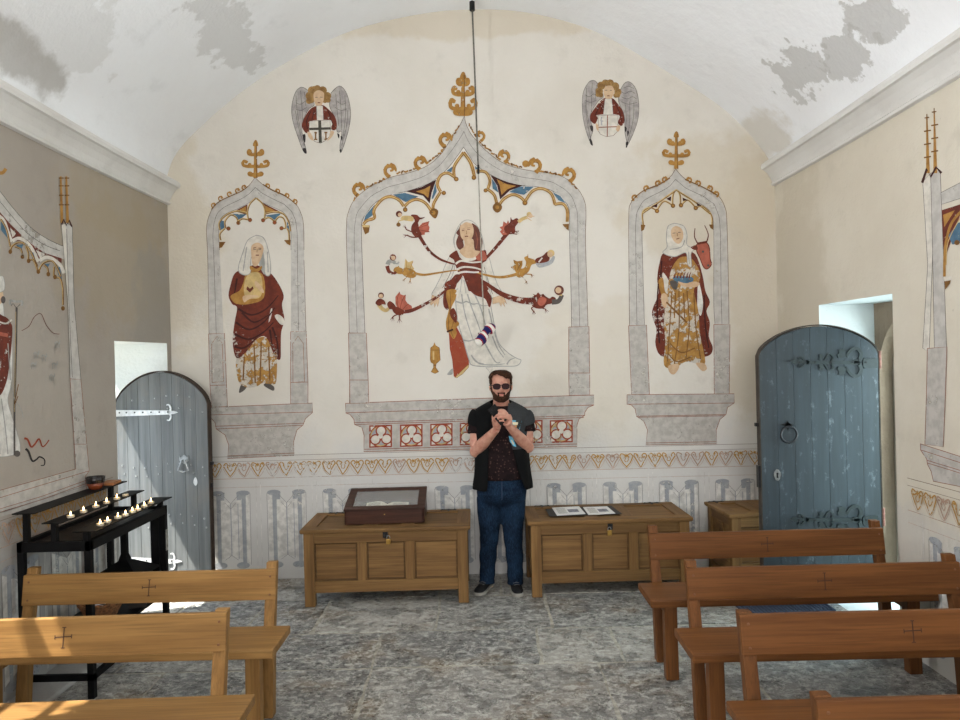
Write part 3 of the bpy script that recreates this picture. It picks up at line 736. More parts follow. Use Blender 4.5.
dragon([U3, ('s', p_dred, [(-20, 430), (30, 460), (120, 520), (220, 555), (310, 560)], 10, 42),
        ('p', p_dred, [(280, 545), (300, 530), (290, 520), (310, 525), (322, 512), (335, 525), (350, 520), (360, 530), (385, 545), (400, 535), (420, 545), (410, 570), (370, 580), (350, 600), (310, 600), (285, 580)], True), ('p', p_salm, [(318, 560), (340, 535), (368, 550), (355, 580), (330, 585)], True),
        ('s', p_dred, [(300, 590), (285, 600), (300, 620)], 6), ('s', p_dred, [(340, 598), (365, 605)], 6)] + claws(p_dred, 298, 615, 20, 1.5, 4) + claws(p_dred, 362, 605, 24, 1.1, 4) +
       [('s', p_dark, [(398, 565), (435, 560), (455, 525)], 30, 22), ('s', p_gold3, [(425, 520), (455, 528)], 10), ('d', p_hair, (438, 500), 27), ('d', p_skin, (434, 500), 17)])

# ---- the two narrow saint niches
def niche(crop, name, label, base, skip=1, blue=p_blue):
    T = thing(name, label, 'mural', on_back(*base, 0))
    a = Paint(on_back, crop)
    return T, a
TL = thing('saint_mural', 'wall painting of a white-veiled saint in dark red mantle, in the niche left of centre', 'mural', on_back(262, 458, 0), group=None)
a = Paint(on_back, (195, 160, 8))
OA = [(100, 720), (92, 560), (105, 470), (140, 390), (200, 330), (290, 285), (370, 248), (430, 205), (480, 140)]
OB = [(480, 140), (540, 195), (620, 245), (720, 290), (800, 345), (845, 420), (868, 520), (872, 720)]
IA = [(195, 720), (190, 560), (200, 480), (250, 430), (330, 395), (420, 350), (485, 300)]
IB = [(485, 300), (540, 340), (620, 375), (700, 415), (745, 470), (765, 540), (768, 720)]
c1 = lambda x, y: ((x - 195) * 8, (y - 160) * 8)
m1 = band(a, p_grey, [c1(209, 335), c1(208, 270)] + OA, [c1(223.5, 334), c1(220.5, 270)] + IA); m2 = band(a, p_grey, OB + [c1(304, 260), c1(306, 331)], IB + [c1(291, 260), c1(291, 331)])
for L in (OA, OB, [c1(209, 335), c1(208, 270), OA[0]], [c1(304, 260), c1(306, 331)]): a.stroke(p_line, L, 4)
for L in (IA, IB, m1, m2): a.stroke(p_dark, L, 3)
a.use(190, 290, 4)
for q in ([(74, 176), (138, 173), (146, 380), (150, 466), (86, 468), (80, 384)], [(402, 167), (465, 165), (472, 368), (472, 454), (402, 455), (402, 370)]): a.poly(p_grey2, q, False, p_redl, 2.2)
for x0 in (88, 412):
    a.stroke(p_redl, [(x0, 370), (x0 - 1, 215), (x0 + 20, 185), (x0 + 41, 213), (x0 + 46, 366), (x0, 370)], 2, False)
for q in ([(80, 382), (146, 380)], [(402, 370), (472, 368)]): a.stroke(p_redl, q, 2, False)
a.build('painted_niche', TL)
a = Paint(on_back, (190, 290, 4))
a.poly(p_grey2, [(68, 470), (490, 452), (490, 490), (462, 515), (452, 540), (428, 560), (415, 605), (416, 662), (150, 674), (155, 620), (140, 580), (105, 556), (100, 530), (80, 508), (68, 500)], False, p_redl, 2.2)
for q in ([(68, 500), (490, 488)], [(100, 545), (456, 533)], [(104, 556), (450, 541)], [(150, 664), (418, 652)]): a.stroke(p_redl, q, 2.2, False)
a.build('painted_plinth', TL)
a = Paint(on_back, (195, 160, 8), .002)
for q in ([(312, 410), (420, 355), (412, 440), (370, 425)], [(545, 345), (685, 415), (600, 420), (560, 440)]): a.poly(p_dred, q, False)
for q in ([(355, 398), (412, 368), (405, 425)], [(562, 365), (640, 405), (570, 415)]): a.poly(p_gold, q, False)
for q in ([(300, 430), (410, 435), (345, 490)], [(560, 445), (690, 425), (640, 480)], [(200, 480), (235, 490), (240, 540), (198, 565)], [(735, 490), (765, 540), (760, 590), (735, 545)]): a.poly(p_blue, q, False)
for q in ([(200, 560), (195, 500), (250, 440), (330, 410), (420, 425)], [(425, 470), (420, 410), (440, 350), (485, 305)], [(490, 305), (540, 350), (560, 410), (555, 470)], [(560, 430), (640, 415), (710, 435), (750, 500), (765, 570)],
          [(245, 545), (240, 490), (285, 440), (330, 460), (345, 500)], [(345, 490), (380, 470), (435, 480)], [(545, 480), (590, 460), (635, 490)], [(640, 490), (670, 455), (710, 470), (725, 540), (690, 545)], [(205, 640), (200, 590), (240, 545)], [(755, 640), (750, 580), (735, 545)]):
    a.stroke(p_gold3, q, 14); a.stroke(p_gold2, [(x + 3, y + 3) for x, y in q], 6)
for c_ in ((347, 503), (440, 480), (268, 548), (545, 482), (637, 500), (692, 546)): a.disc(p_gold2, c_, 17); a.disc(p_oran, c_, 9)
for f_ in ([(195, 655), (245, 655), (215, 700), (195, 705)], [(712, 640), (765, 640), (762, 685), (735, 670)]): a.poly(p_gold2, f_, False)
for x, y in ((148, 365), (205, 310), (275, 275), (340, 248), (392, 222)): crocket(a, x, y, 15, False)
for x, y in ((580, 210), (660, 252), (735, 288), (800, 335)): crocket(a, x, y, 15, True)
for q in ([(130, 395), (190, 335), (280, 290), (370, 250), (425, 210)], [(545, 195), (620, 240), (720, 285), (815, 360)]): a.stroke(p_gold2, q, 7)
a.build('tracery', TL)
a = Paint(on_back, (190, 130, 4), .002); finial(a, 262, 50, 192, 13, [(94, 30, 13), (140, 52, 16), (178, 27, 7)]); a.build('finial', TL)
a = Paint(on_back, (220, 225, 4.114), .0012)
a.poly(p_dark, [(78, 690), (88, 655), (110, 660), (100, 680)]); a.poly(p_dark, [(218, 682), (180, 660), (195, 650), (222, 665)])
a.poly(p_white, [(70, 540), (75, 640), (110, 668), (150, 665), (175, 650), (210, 655), (232, 640), (230, 510), (190, 465), (150, 470)], True)
a.poly(p_gworn, [(70, 540), (75, 640), (110, 668), (150, 665), (175, 650), (210, 655), (232, 640), (230, 510), (190, 465), (150, 470)], True)
for q in ([(140, 490), (145, 650)], [(170, 480), (165, 640)], [(200, 500), (205, 640)], [(100, 540), (95, 640)]): a.stroke(p_gold2, q, 6)
a.poly(p_dred, [(95, 180), (60, 200), (45, 240), (35, 290), (50, 325), (70, 340), (60, 400), (52, 480), (68, 548), (110, 520), (150, 470), (190, 462), (225, 540), (248, 552), (250, 500), (252, 440), (265, 390), (255, 330), (262, 290), (240, 240), (205, 195), (150, 165)])
a.poly(p_gold, [(45, 290), (80, 270), (95, 240), (110, 195), (150, 190), (180, 215), (180, 300), (120, 325), (70, 325), (50, 310)])
a.poly(p_gold3, [(100, 240), (120, 200), (165, 200), (175, 260), (160, 300), (105, 295)])
a.poly(p_dred, [(112, 252), (123, 262), (135, 252), (138, 262), (123, 278), (108, 264)], False)
a.poly(p_white, [(225, 375), (240, 368), (262, 385), (262, 410), (245, 405)]); a.poly(p_white, [(208, 350), (215, 345), (210, 380), (200, 400)])
a.poly(p_skin, [(95, 292), (140, 288), (160, 295), (120, 305), (100, 318)]); a.poly(p_skin, [(145, 230), (160, 240), (180, 270), (175, 280), (155, 262), (143, 245)])
for q in ([(75, 345), (130, 370), (190, 345), (240, 290)], [(65, 400), (120, 430), (180, 400), (225, 340)], [(62, 450), (120, 470), (180, 440), (220, 400)], [(90, 360), (140, 400), (200, 370)], [(215, 420), (235, 480), (240, 545)], [(70, 220), (60, 280)], [(60, 500), (100, 505), (150, 465)], [(205, 430), (215, 500)]): a.stroke(p_dred2, q, 9, w2=4)
a.poly(p_white, [(150, 42), (115, 62), (95, 110), (75, 180), (95, 205), (125, 195), (130, 130), (178, 130), (185, 200), (205, 205), (208, 160), (195, 90), (178, 52)], True, p_shade, 3)
a.poly(p_shade, [(160, 150), (178, 110), (185, 200), (170, 185)]); a.stroke(p_shade, [(110, 90), (95, 190)], 4); a.stroke(p_shade, [(195, 110), (198, 195)], 4)
a.poly(p_skin, [(130, 85), (155, 72), (178, 88), (175, 120), (155, 165), (135, 165), (128, 115)]); a.poly(p_gold, [(125, 168), (150, 180), (172, 168), (170, 182), (150, 192), (125, 184)])
a.stroke(p_hair, [(136, 95), (148, 93)], 3, False); a.stroke(p_hair, [(158, 95), (170, 96)], 3, False); a.stroke(p_dred, [(147, 124), (160, 124)], 4, False); a.stroke(p_gold2, [(153, 98), (152, 112)], 2.5, False)
a.stroke(p_dark, [(136, 100), (148, 100)], 2.5, False); a.stroke(p_dark, [(158, 101), (170, 101)], 2.5, False)
a.build('painted_woman', TL)

TR = thing('saint_mural', 'wall painting of a saint in ochre gown beside a red cow head, right of centre', 'mural', on_back(680, 445, 0))
a = Paint(on_back, (610, 120, 4))
OA = [(77, 720), (75, 400), (85, 330), (130, 285), (190, 258), (240, 228), (262, 195)]
OB = [(262, 195), (300, 235), (370, 268), (430, 300), (460, 350), (468, 420), (475, 720)]
IA = [(135, 720), (128, 420), (140, 360), (175, 335), (225, 312), (262, 280)]
IB = [(262, 280), (310, 312), (370, 340), (405, 375), (415, 440), (415, 720)]
c1 = lambda x, y: ((x - 610) * 4, (y - 120) * 4)
m1 = band(a, p_grey, [c1(629.5, 326)] + OA, [c1(644.5, 325)] + IA); m2 = band(a, p_grey, OB + [c1(729, 324)], IB + [c1(715, 325)])
for L in ([c1(629.5, 326)] + OA, OB + [c1(729, 324)]): a.stroke(p_line, L, 2.2)
for L in ([c1(644.5, 325)] + IA, IB + [c1(715, 325)], m1, m2): a.stroke(p_dark, L, 1.6)
a.use(610, 280, 4)
for q in ([(74, 183), (146, 180), (158, 457), (86, 458)], [(415, 178), (480, 178), (477, 455), (417, 455)]): a.poly(p_grey2, q, False, p_redl, 2.2)
a.build('painted_niche', TR)
a = Paint(on_back, (610, 280, 4))
a.poly(p_grey2, [(68, 459), (497, 455), (497, 492), (470, 510), (464, 538), (440, 558), (425, 600), (426, 655), (143, 660), (150, 600), (135, 565), (106, 545), (100, 515), (85, 500), (68, 497)], False, p_redl, 2.2)
for q in ([(68, 497), (497, 492)], [(104, 545), (462, 538)], [(110, 549), (456, 543)], [(143, 652), (426, 647)]): a.stroke(p_redl, q, 2.2, False)
a.build('painted_plinth', TR)
a = Paint(on_back, (610, 120, 4), .002)
for q in ([(135, 430), (130, 370), (160, 350), (190, 365)], [(188, 360), (215, 325), (248, 340)], [(250, 345), (252, 300), (265, 280), (280, 300), (282, 340)], [(284, 342), (310, 320), (342, 350)], [(342, 352), (370, 345), (405, 380), (408, 430)], [(132, 372), (190, 332), (262, 282)], [(268, 282), (340, 328), (400, 375)]):
    a.stroke(p_gold3, q, 7); a.stroke(p_gold2, [(x + 1.5, y + 1.5) for x, y in q], 3)
for q in ([(225, 315), (245, 305), (243, 325)], [(290, 310), (312, 320), (292, 325)], [(165, 345), (190, 335), (188, 350)], [(345, 330), (368, 342), (350, 345)]): a.poly(p_dred2, q, False)
for c_ in ((188, 364), (252, 343), (284, 341), (343, 352)): a.disc(p_gold2, c_, 9); a.disc(p_gold, c_, 5)
a.poly(p_gold2, [(123, 418), (142, 420), (135, 440), (125, 445)], False); a.poly(p_gold2, [(396, 418), (413, 418), (413, 440), (402, 432)], False)
for x, y in ((98, 312), (145, 275), (192, 255), (220, 240)): crocket(a, x, y, 9, False)
for x, y in ((316, 242), (352, 255), (400, 275), (425, 298)): crocket(a, x, y, 9, True)
for q in ([(85, 325), (130, 285), (190, 262), (240, 232)], [(300, 238), (370, 268), (430, 302)]): a.stroke(p_gold2, q, 4)
finial(a, 265, 55, 195, 13, [(92, 32, 13), (138, 52, 16), (172, 26, 7)])
a.build('tracery', TR)
a = Paint(on_back, (640, 215, 4.364), .0012)
a.poly(p_dred, [(105, 165), (85, 210), (75, 280), (82, 340), (55, 410), (55, 450), (72, 500), (68, 570), (110, 622), (280, 620), (318, 585), (300, 530), (305, 470), (290, 420), (305, 380), (285, 330), (272, 260), (240, 170), (180, 160)])
a.poly(p_white, [(100, 250), (130, 300), (115, 350), (100, 300)]); a.poly(p_pale, [(255, 290), (275, 380), (265, 440), (250, 400)])
a.poly(p_white, [(175, 185), (225, 190), (262, 250), (255, 300), (235, 330), (255, 420), (262, 520), (285, 640), (255, 650), (200, 640), (150, 668), (105, 655), (110, 560), (105, 450), (120, 330), (125, 290), (140, 230)]); a.poly(p_gworn, [(175, 185), (225, 190), (262, 250), (255, 300), (235, 330), (255, 420), (262, 520), (285, 640), (255, 650), (200, 640), (150, 668), (105, 655), (110, 560), (105, 450), (120, 330), (125, 290), (140, 230)])
a.poly(p_gold, [(80, 290), (100, 275), (108, 330), (120, 350), (105, 370), (92, 345)])
for q in ([(140, 330), (130, 480), (120, 640)], [(170, 330), (170, 500), (150, 650)], [(205, 330), (215, 480), (200, 630)], [(235, 340), (245, 500), (265, 630)], [(155, 340), (150, 450)], [(190, 340), (195, 450)]): a.stroke(p_gold2, q, 5)
for q in ([(120, 600), (160, 640), (220, 620)], [(130, 560), (180, 600), (240, 580)]): a.stroke(p_gold2, q, 5)
a.poly(p_skin, [(130, 655), (165, 650), (170, 668), (150, 695), (132, 690), (122, 668)]); a.poly(p_skin, [(245, 645), (280, 648), (292, 670), (275, 682), (255, 665)])
a.poly(p_skin, [(95, 345), (115, 345), (122, 375), (112, 405), (100, 398), (92, 370)]); a.stroke(p_gold2, [(115, 380), (160, 425), (205, 470)], 8)
a.poly(p_blue, [(148, 268), (228, 272), (225, 295), (190, 302), (155, 292)]); a.poly(p_skin, [(165, 290), (200, 298), (235, 290), (262, 300), (240, 315), (190, 312)])
for x in (150, 163, 176, 190, 204, 215): a.stroke(p_dred, [(x, 275), (x + 2, 262), (x + 8, 248)], 7, w2=2)
a.poly(p_dark, [(130, 290), (150, 285), (165, 300), (158, 325), (140, 318)])
a.poly(p_white, [(150, 36), (122, 50), (115, 100), (118, 140), (100, 165), (150, 182), (200, 165), (208, 215), (225, 225), (222, 170), (235, 148), (205, 130), (205, 85), (190, 48)], True, p_shade, 3)
a.poly(p_skin, [(138, 60), (160, 48), (185, 65), (188, 100), (172, 125), (152, 118), (136, 90)])
a.stroke(p_shade, [(195, 110), (180, 140), (130, 150)], 4); a.stroke(p_shade, [(212, 160), (215, 215)], 4)
a.stroke(p_dark, [(142, 80), (155, 78)], 2.5, False); a.stroke(p_dark, [(166, 76), (180, 75)], 2.5, False); a.stroke(p_dred, [(158, 105), (172, 102)], 3.5, False); a.stroke(p_gold2, [(162, 78), (163, 93)], 2.5, False)
a.poly(p_salm, [(245, 130), (285, 120), (302, 140), (306, 190), (312, 215), (295, 235), (278, 228), (262, 190), (248, 160)], True, p_dred, 4)
a.poly(p_dred, [(222, 140), (245, 132), (252, 150), (235, 152)]); a.disc(p_dark, (275, 160), 5); a.disc(p_dark, (298, 220), 5); a.stroke(p_dred, [(250, 125), (290, 118)], 10)
a.stroke(p_hair, [(252, 125), (238, 95), (240, 58)], 6, w2=3); a.stroke(p_hair, [(290, 120), (298, 85), (282, 45)], 6, w2=3)
for q in ([(80, 300), (75, 420), (85, 560)], [(280, 350), (285, 480), (300, 580)], [(95, 200), (90, 270)]): a.stroke(p_dred2, q, 6)
a.build('painted_woman', TR)

# ---- angels
def angel(crop, label, base, W, scale):
    T = thing('angel_mural', label, 'mural', on_back(*base, 0))
    x0, y0, k = crop; s_ = scale
    wg = Paint(on_back, crop); L = W['wings']
    for q in L: wg.poly(p_wing, q, True, p_dark, 3)
    for q in W['lines']: wg.stroke(p_dark, q, 2.6)
    for q in W['tips']: wg.poly(p_black, q)
    wg.build('wing', T)
    b_ = Paint(on_back, crop, .0018)
    for q in W['hair']: b_.disc(p_blond, q[:2], q[2])
    for q in W['hair'][::2]: b_.stroke(p_gold2, [(q[0] - q[2] * .5, q[1]), (q[0], q[1] - q[2] * .5), (q[0] + q[2] * .5, q[1])], 3)
    b_.poly(p_dred, W['robe']); 
    b_.poly(p_skin, W['face']); b_.poly(p_white, W['scarf'], False, p_shade, 3)
    for q in W['eyes']: b_.stroke(p_dark, q, 4, False)
    b_.stroke(p_dred, W['mouth'], 6, False)
    for q in W['folds']: b_.stroke(p_dred2, q, 5)
    b_.build('painted_figure', T)
    sh = Paint(on_back, crop, .0032)
    sh.poly(p_white, W['shield'], False, p_line, 3)
    for q, w_ in W['cross']: sh.stroke(W['cm'], q, w_, False)
    for q in W['marks']: sh.stroke(W['mm'], q, 9, False)
    for q in W['hands']: sh.poly(p_skin, q)
    sh.build('shield', T)
angel((270, 60, 6.55), 'painted angel holding a shield with dark cross, high up left of the bell rope', (321, 152), dict(
    wings=[[(250, 200), (205, 178), (165, 215), (142, 310), (150, 400), (185, 510), (220, 600), (238, 600), (225, 540), (210, 470), (215, 400), (255, 320), (290, 290)],
           [(400, 215), (455, 170), (500, 215), (525, 310), (525, 400), (500, 510), (465, 605), (458, 560), (470, 470), (440, 470), (425, 380), (390, 300)]],
    lines=[[(170, 230), (180, 350), (205, 480)], [(200, 200), (210, 320), (215, 400)], [(225, 210), (235, 300)], [(165, 330), (190, 450), (225, 560)], [(490, 230), (495, 350), (480, 500)], [(455, 200), (465, 320), (470, 460)], [(430, 220), (440, 330), (450, 430)], [(510, 330), (500, 440), (470, 560)],
           [(170, 280), (200, 290), (230, 270)], [(165, 320), (205, 330), (240, 310)], [(500, 280), (470, 290), (440, 270)], [(505, 320), (465, 330), (425, 310)]],
    tips=[[(215, 580), (235, 580), (240, 612), (225, 608)], [(215, 490), (232, 490), (230, 540), (218, 525)], [(440, 480), (455, 490), (450, 515)], [(462, 500), (475, 505), (472, 530)], [(455, 590), (468, 585), (464, 610)]],
    hair=[(275, 200, 28), (310, 188, 24), (345, 200, 28), (375, 235, 26), (380, 262, 18), (260, 235, 28), (255, 268, 20), (270, 262, 22), (360, 262, 20), (290, 190, 20)],
    robe=[(300, 300), (255, 330), (215, 400), (210, 440), (240, 480), (270, 440), (260, 400), (400, 395), (400, 450), (425, 460), (438, 430), (425, 370), (380, 320), (345, 295)],
    face=[(288, 215), (320, 198), (352, 215), (352, 260), (335, 300), (320, 312), (302, 300), (288, 262)],
    scarf=[(305, 300), (345, 300), (350, 395), (308, 395)], eyes=[[(296, 245), (312, 243)], [(328, 243), (344, 244)]], mouth=[(312, 280), (330, 280)],
    folds=[[(270, 330), (240, 400), (245, 450)], [(380, 330), (400, 390), (420, 440)], [(290, 330), (275, 390)]],
    shield=[(258, 400), (392, 392), (398, 460), (390, 500), (360, 530), (330, 545), (295, 535), (265, 505), (255, 460)],
    cross=[([(325, 395), (330, 542)], 20), ([(257, 452), (398, 448)], 16)], cm=paint('paint_olive_black', (74, 70, 60), .03), mm=p_gold2,
    marks=[[(290, 475), (308, 478)], [(299, 470), (299, 520)], [(288, 520), (310, 520)], [(356, 475), (376, 475)], [(366, 470), (366, 520)], [(356, 520), (376, 516)]],
    hands=[[(245, 470), (268, 480), (285, 525), (265, 520), (248, 495)], [(398, 465), (420, 470), (405, 505), (375, 530), (390, 495)]]), 1)
angel((570, 60, 7.2), 'painted angel holding a white quartered shield, high up right of the bell rope', (610, 147), dict(
    wings=[[(215, 190), (180, 150), (140, 155), (100, 220), (88, 300), (95, 420), (125, 540), (158, 615), (150, 560), (165, 500), (145, 400), (200, 300), (240, 265)],
           [(355, 230), (390, 170), (430, 158), (475, 210), (495, 310), (490, 420), (455, 530), (405, 630), (408, 590), (395, 520), (390, 400), (350, 300)]],
    lines=[[(120, 200), (118, 330), (140, 480)], [(160, 165), (155, 300), (150, 420)], [(190, 180), (180, 290)], [(108, 300), (125, 450), (150, 570)], [(430, 300), (430, 420), (420, 540)], [(460, 300), (455, 430), (415, 590)], [(400, 320), (405, 430), (400, 500)],
           [(110, 250), (140, 265), (170, 245), (200, 262)], [(110, 290), (145, 305), (190, 290)], [(370, 230), (400, 240), (430, 225), (470, 240)], [(370, 265), (410, 280), (450, 265), (480, 280)], [(370, 300), (420, 318), (485, 305)], [(390, 200), (420, 190), (460, 205)]],
    tips=[[(140, 570), (155, 575), (165, 615), (148, 605)], [(145, 475), (165, 475), (165, 515), (150, 505)], [(392, 480), (408, 490), (400, 520)], [(412, 510), (425, 520), (415, 550)], [(402, 595), (420, 590), (408, 632)]],
    hair=[(225, 185, 30), (255, 165, 26), (290, 165, 26), (325, 190, 30), (345, 230, 26), (345, 255, 16), (210, 225, 28), (200, 250, 16), (220, 250, 20), (330, 255, 18)],
    robe=[(245, 275), (190, 330), (150, 390), (148, 435), (180, 460), (200, 420), (200, 395), (350, 395), (345, 450), (370, 475), (392, 440), (380, 370), (340, 310), (305, 275)],
    face=[(245, 205), (270, 185), (305, 190), (318, 225), (305, 265), (285, 290), (265, 285), (245, 250)],
    scarf=[(252, 280), (300, 280), (310, 392), (240, 392)], eyes=[[(252, 218), (268, 218)], [(288, 218), (302, 218)]], mouth=[(268, 258), (285, 258)],
    folds=[[(220, 320), (180, 400)], [(330, 320), (365, 400), (370, 450)], [(240, 320), (215, 380)]],
    shield=[(200, 398), (345, 396), (345, 470), (358, 500), (310, 545), (262, 552), (220, 535), (195, 500), (205, 470)],
    cross=[([(270, 398), (268, 550)], 7), ([(200, 485), (350, 480)], 7)], cm=p_redl, mm=p_slate,
    marks=[[(228, 410), (222, 440)], [(222, 440), (240, 440)], [(226, 440), (228, 470)]],
    hands=[[(185, 455), (203, 470), (205, 510), (190, 495)], [(345, 470), (362, 480), (350, 515), (330, 500)]]), 1)

# ---- painted friezes (gold scroll between thin lines) and fold panels of the dado
def W_back(u, z, off): return Vector((u, YB - off, z))
def W_left(u, z, off): return Vector((XL + off, u, z))
def W_right(u, z, off): return Vector((XR - off, u, z))
def scroll(P3, u0_, u1_, zt, zb, label, cat='frieze', sp=.118):
    pa = Paint(P3, (0, 0, 1)); h = zt - zb
    for z, w in ((zt + .05, .004), (zt + .008, .003), (zb - .012, .005), (zb - .085, .003)): pa.stroke(p_line if z > zt else p_wpink, [(u0_, z), ((u0_ + u1_) / 2, z + .004), (u1_, z)], w * .8)
    n = int((u1_ - u0_) / sp); R = random.Random(int(u0_ * 10) + 50); J = lambda s_=.007: R.uniform(-s_, s_)
    for i in range(n):
        c = u0_ + sp * (i + .5) + J(.006); g = p_wgold if R.random() < .8 else p_wpink; w = .0075
        for f_ in (-1, 1):
            pa.stroke(g, [(c + J(), zb + .006), (c + f_ * sp * .22 + J(), zb + h * .38 + J()), (c + f_ * sp * .46, zb + h * .80 + J())], w, w2=w * 1.4)
            pa.stroke(g, [(c + f_ * sp * .46, zb + h * .8), (c + f_ * sp * .34 + J(), zb + h * .97), (c + f_ * sp * .14 + J(), zb + h * .86), (c + f_ * sp * .2, zb + h * .68 + J())], w * 1.2)
            pa.stroke(g, [(c + J(), zb + h * .42), (c + f_ * sp * .13, zb + h * .55 + J()), (c + f_ * sp * .08 + J(), zb + h * .72)], w * .8)
            if R.random() < .6: pa.disc(g, (c + f_ * sp * .28 + J(.008), zb + h * .8 + J(.01)), .009, .006)
        pa.stroke(p_wpink, [(c - sp * .5, zb + h * .62), (c - sp * .28, zb + h * .22), (c, zb + .0), (c + sp * .28, zb + h * .22), (c + sp * .5, zb + h * .62)], .0028)
        if R.random() < .55: pa.poly(g, [(c + .02 * math.cos(t) * (1 if q % 2 else .45), zb + h * .84 + .02 * math.sin(t) * (1 if q % 2 else .45)) for q, t in enumerate([PI * 2 * k_ / 10 for k_ in range(10)])], False)
    return tag(pa.build('painted_frieze'), label, cat)
scroll(W_back, XL + .05, XR - .02, .978, .855, 'worn ochre scroll frieze painted along the back wall behind the standing man', 'frieze')
scroll(W_left, 3.0, 5.0, .985, .86, 'worn ochre scroll frieze painted on the left wall behind the candle stand', 'frieze')
scroll(W_right, 3.0, 4.22, .985, .86, 'worn ochre scroll frieze painted on the right wall, right of the blue door', 'frieze')
def folds(P3, cs, zt, zb, label, fl=1):
    pa = Paint(P3, (0, 0, 1))
    for c in cs:
        a_ = c - .165; b_ = c + .165
        pa.stroke(p_pale, [(c - .215, zt + .08), (c - .215, zb)], .005, False); pa.stroke(p_pale, [(c + .215, zt + .08), (c + .215, zb)], .005, False)
        pa.poly(p_pale, [(a_ + .01, zt - .03), (c, zt - .10), (b_ - .01, zt - .03), (b_ - .01, zb + .06), (c, zb + .12), (a_ + .01, zb + .06)], False)
        for f_ in (-1, 1):
            X = c + f_ * .105
            pa.disc(p_slate, (X, zt - .012), .058, .022)
            pa.disc(p_slate, (X - f_ * .012, zb + .035), .055, .028)
            pa.poly(p_slate, [(X - .014, zt - .02), (X + .022, zt - .02), (X + .02, zb + .05), (X - .012, zb + .05)], False)
            pa.poly(p_slate, [(X + f_ * .035 - f_ * .09, zt - .02), (X + f_ * .0, zt - .02), (X - f_ * .02, zt - .07), (X - f_ * .052, zt - .07)], False)
            pa.stroke(p_dark, [(X + f_ * .058, zt - .015), (X + f_ * .056, zb + .04)], .0022, False)
            pa.stroke(p_dark, [(X - f_ * .05, zt - .04), (c, zt - .10)], .0022, False); pa.stroke(p_dark, [(X - f_ * .05, zb + .08), (c, zb + .12)], .0022, False)
            pa.stroke(p_dark, [(X - f_ * .06, zt - .09), (c, zt - .145)], .0018, False)
        pa.stroke(p_slate, [(c, zt - .10), (c, zb + .12)], .008, False); pa.stroke(p_pale, [(c + .03, zt - .14), (c + .03, zb + .12)], .02, False); pa.stroke(p_slate, [(c + .06, zt - .1), (c + .06, zb + .09)], .006, False)
    return tag(pa.build('painted_dado'), label, 'dado painting')
folds(W_back, [(281 - 479) / 120 + .467 * i for i in range(-1, 9)], .735, .085, 'faded grey fold pattern painted low on the back wall behind the chests')
folds(W_left, [3.1 + .44 * i for i in range(0, 5)], .735, .05, 'faded grey fold pattern painted low on the left wall under the candle stand')
folds(W_right, [3.06 + .40 * i for i in range(0, 3)], .74, .085, 'faded grey fold pattern painted low on the right wall beside the blue door')

# ---- left wall painting
TLW = thing('bishop_mural', 'left wall painting of a robed figure with long staff and two snakes', 'mural', on_left(30, 480, 0))
a = Paint(on_left, (0, 180, 6))
band(a, p_grey, [(-160, -180), (-60, 5), (0, 68), (80, 170), (180, 280), (270, 345), (360, 390), (400, 400)], [(-200, -100), (-80, 90), (0, 190), (60, 265), (130, 335), (200, 395), (270, 440), (360, 470), (400, 478)])
a.stroke(p_dark, [(-160, -180), (-60, 5), (0, 68), (80, 170), (180, 280), (270, 345), (360, 390), (400, 400)], 3); a.stroke(p_dark, [(-90, 30), (0, 130), (70, 215), (160, 315), (260, 385), (360, 425)], 3)
a.poly(p_dred, [(-20, 170), (60, 262), (130, 330), (200, 392), (270, 438), (370, 470), (370, 500), (330, 475), (270, 470), (235, 495), (200, 420), (130, 365), (75, 370), (50, 290), (0, 215)], False)
for q in ([(60, 285), (95, 320), (90, 330), (75, 345)], [(215, 420), (270, 445), (240, 470)]): a.poly(p_white, q, False)
for q in ([(-30, 200), (20, 240), (50, 320), (70, 370)], [(75, 365), (110, 350), (150, 365), (190, 410), (230, 490)], [(235, 485), (270, 465), (310, 470), (360, 510), (385, 560)]): a.stroke(p_white, q, 20)
for q in ([(5, 250), (20, 245), (45, 310), (60, 370), (30, 330), (5, 300)], [(100, 390), (140, 385), (130, 415), (110, 410)], [(180, 430), (200, 435), (220, 500), (195, 470)], [(265, 505), (300, 500), (285, 530)], [(340, 530), (360, 520), (372, 600), (350, 570)]): a.poly(p_blue, q, False)
for q in ([(5, 235), (40, 300), (62, 400)], [(62, 425), (75, 395), (110, 375), (150, 385), (185, 430), (225, 520)], [(90, 400), (125, 415), (135, 455)], [(155, 400), (170, 440), (172, 480), (200, 480), (225, 540)], [(235, 540), (260, 500), (310, 485), (340, 520), (365, 580)], [(265, 510), (285, 530), (290, 560)], [(325, 520), (325, 580), (360, 590), (375, 640), (378, 700), (378, 750)]): a.stroke(p_gold2, q, 11); a.stroke(p_gold3, [(x - 3, y - 2) for x, y in q], 4)
for c_ in ((62, 430), (135, 460), (172, 485), (230, 550), (290, 565), (330, 582), (378, 770)): a.disc(p_gold2, c_, 11, 14)
a.use(0, 160, 2.3226)
a.stroke(p_gold, [(-10, 28), (5, 30), (14, 20)], 8)
a.poly(p_grey, [(143, 150), (155, 146), (168, 155), (172, 330), (188, 510), (163, 508), (158, 330)], False, p_dark, 1)
a.poly(p_white, [(143, 150), (152, 148), (160, 330), (163, 480), (158, 330)], False); a.stroke(p_dark, [(155, 160), (160, 330), (168, 505)], 1)
a.poly(p_grey2, [(163, 508), (188, 510), (207, 720), (176, 718)], False, p_redl, 1.2); a.stroke(p_redl, [(170, 660), (200, 660)], 1, False)
for x in (144, 157): 
    a.stroke(p_gold, [(x, 146), (x - 3, 38)], 7, False, w2=4)
    for y in (42, 60, 82, 104): a.stroke(p_gold2, [(x - 7, y), (x + 4, y)], 3, False)
a.stroke(p_dred2, [(143, 150), (148, 138), (154, 152), (161, 140), (167, 155)], 4, False)
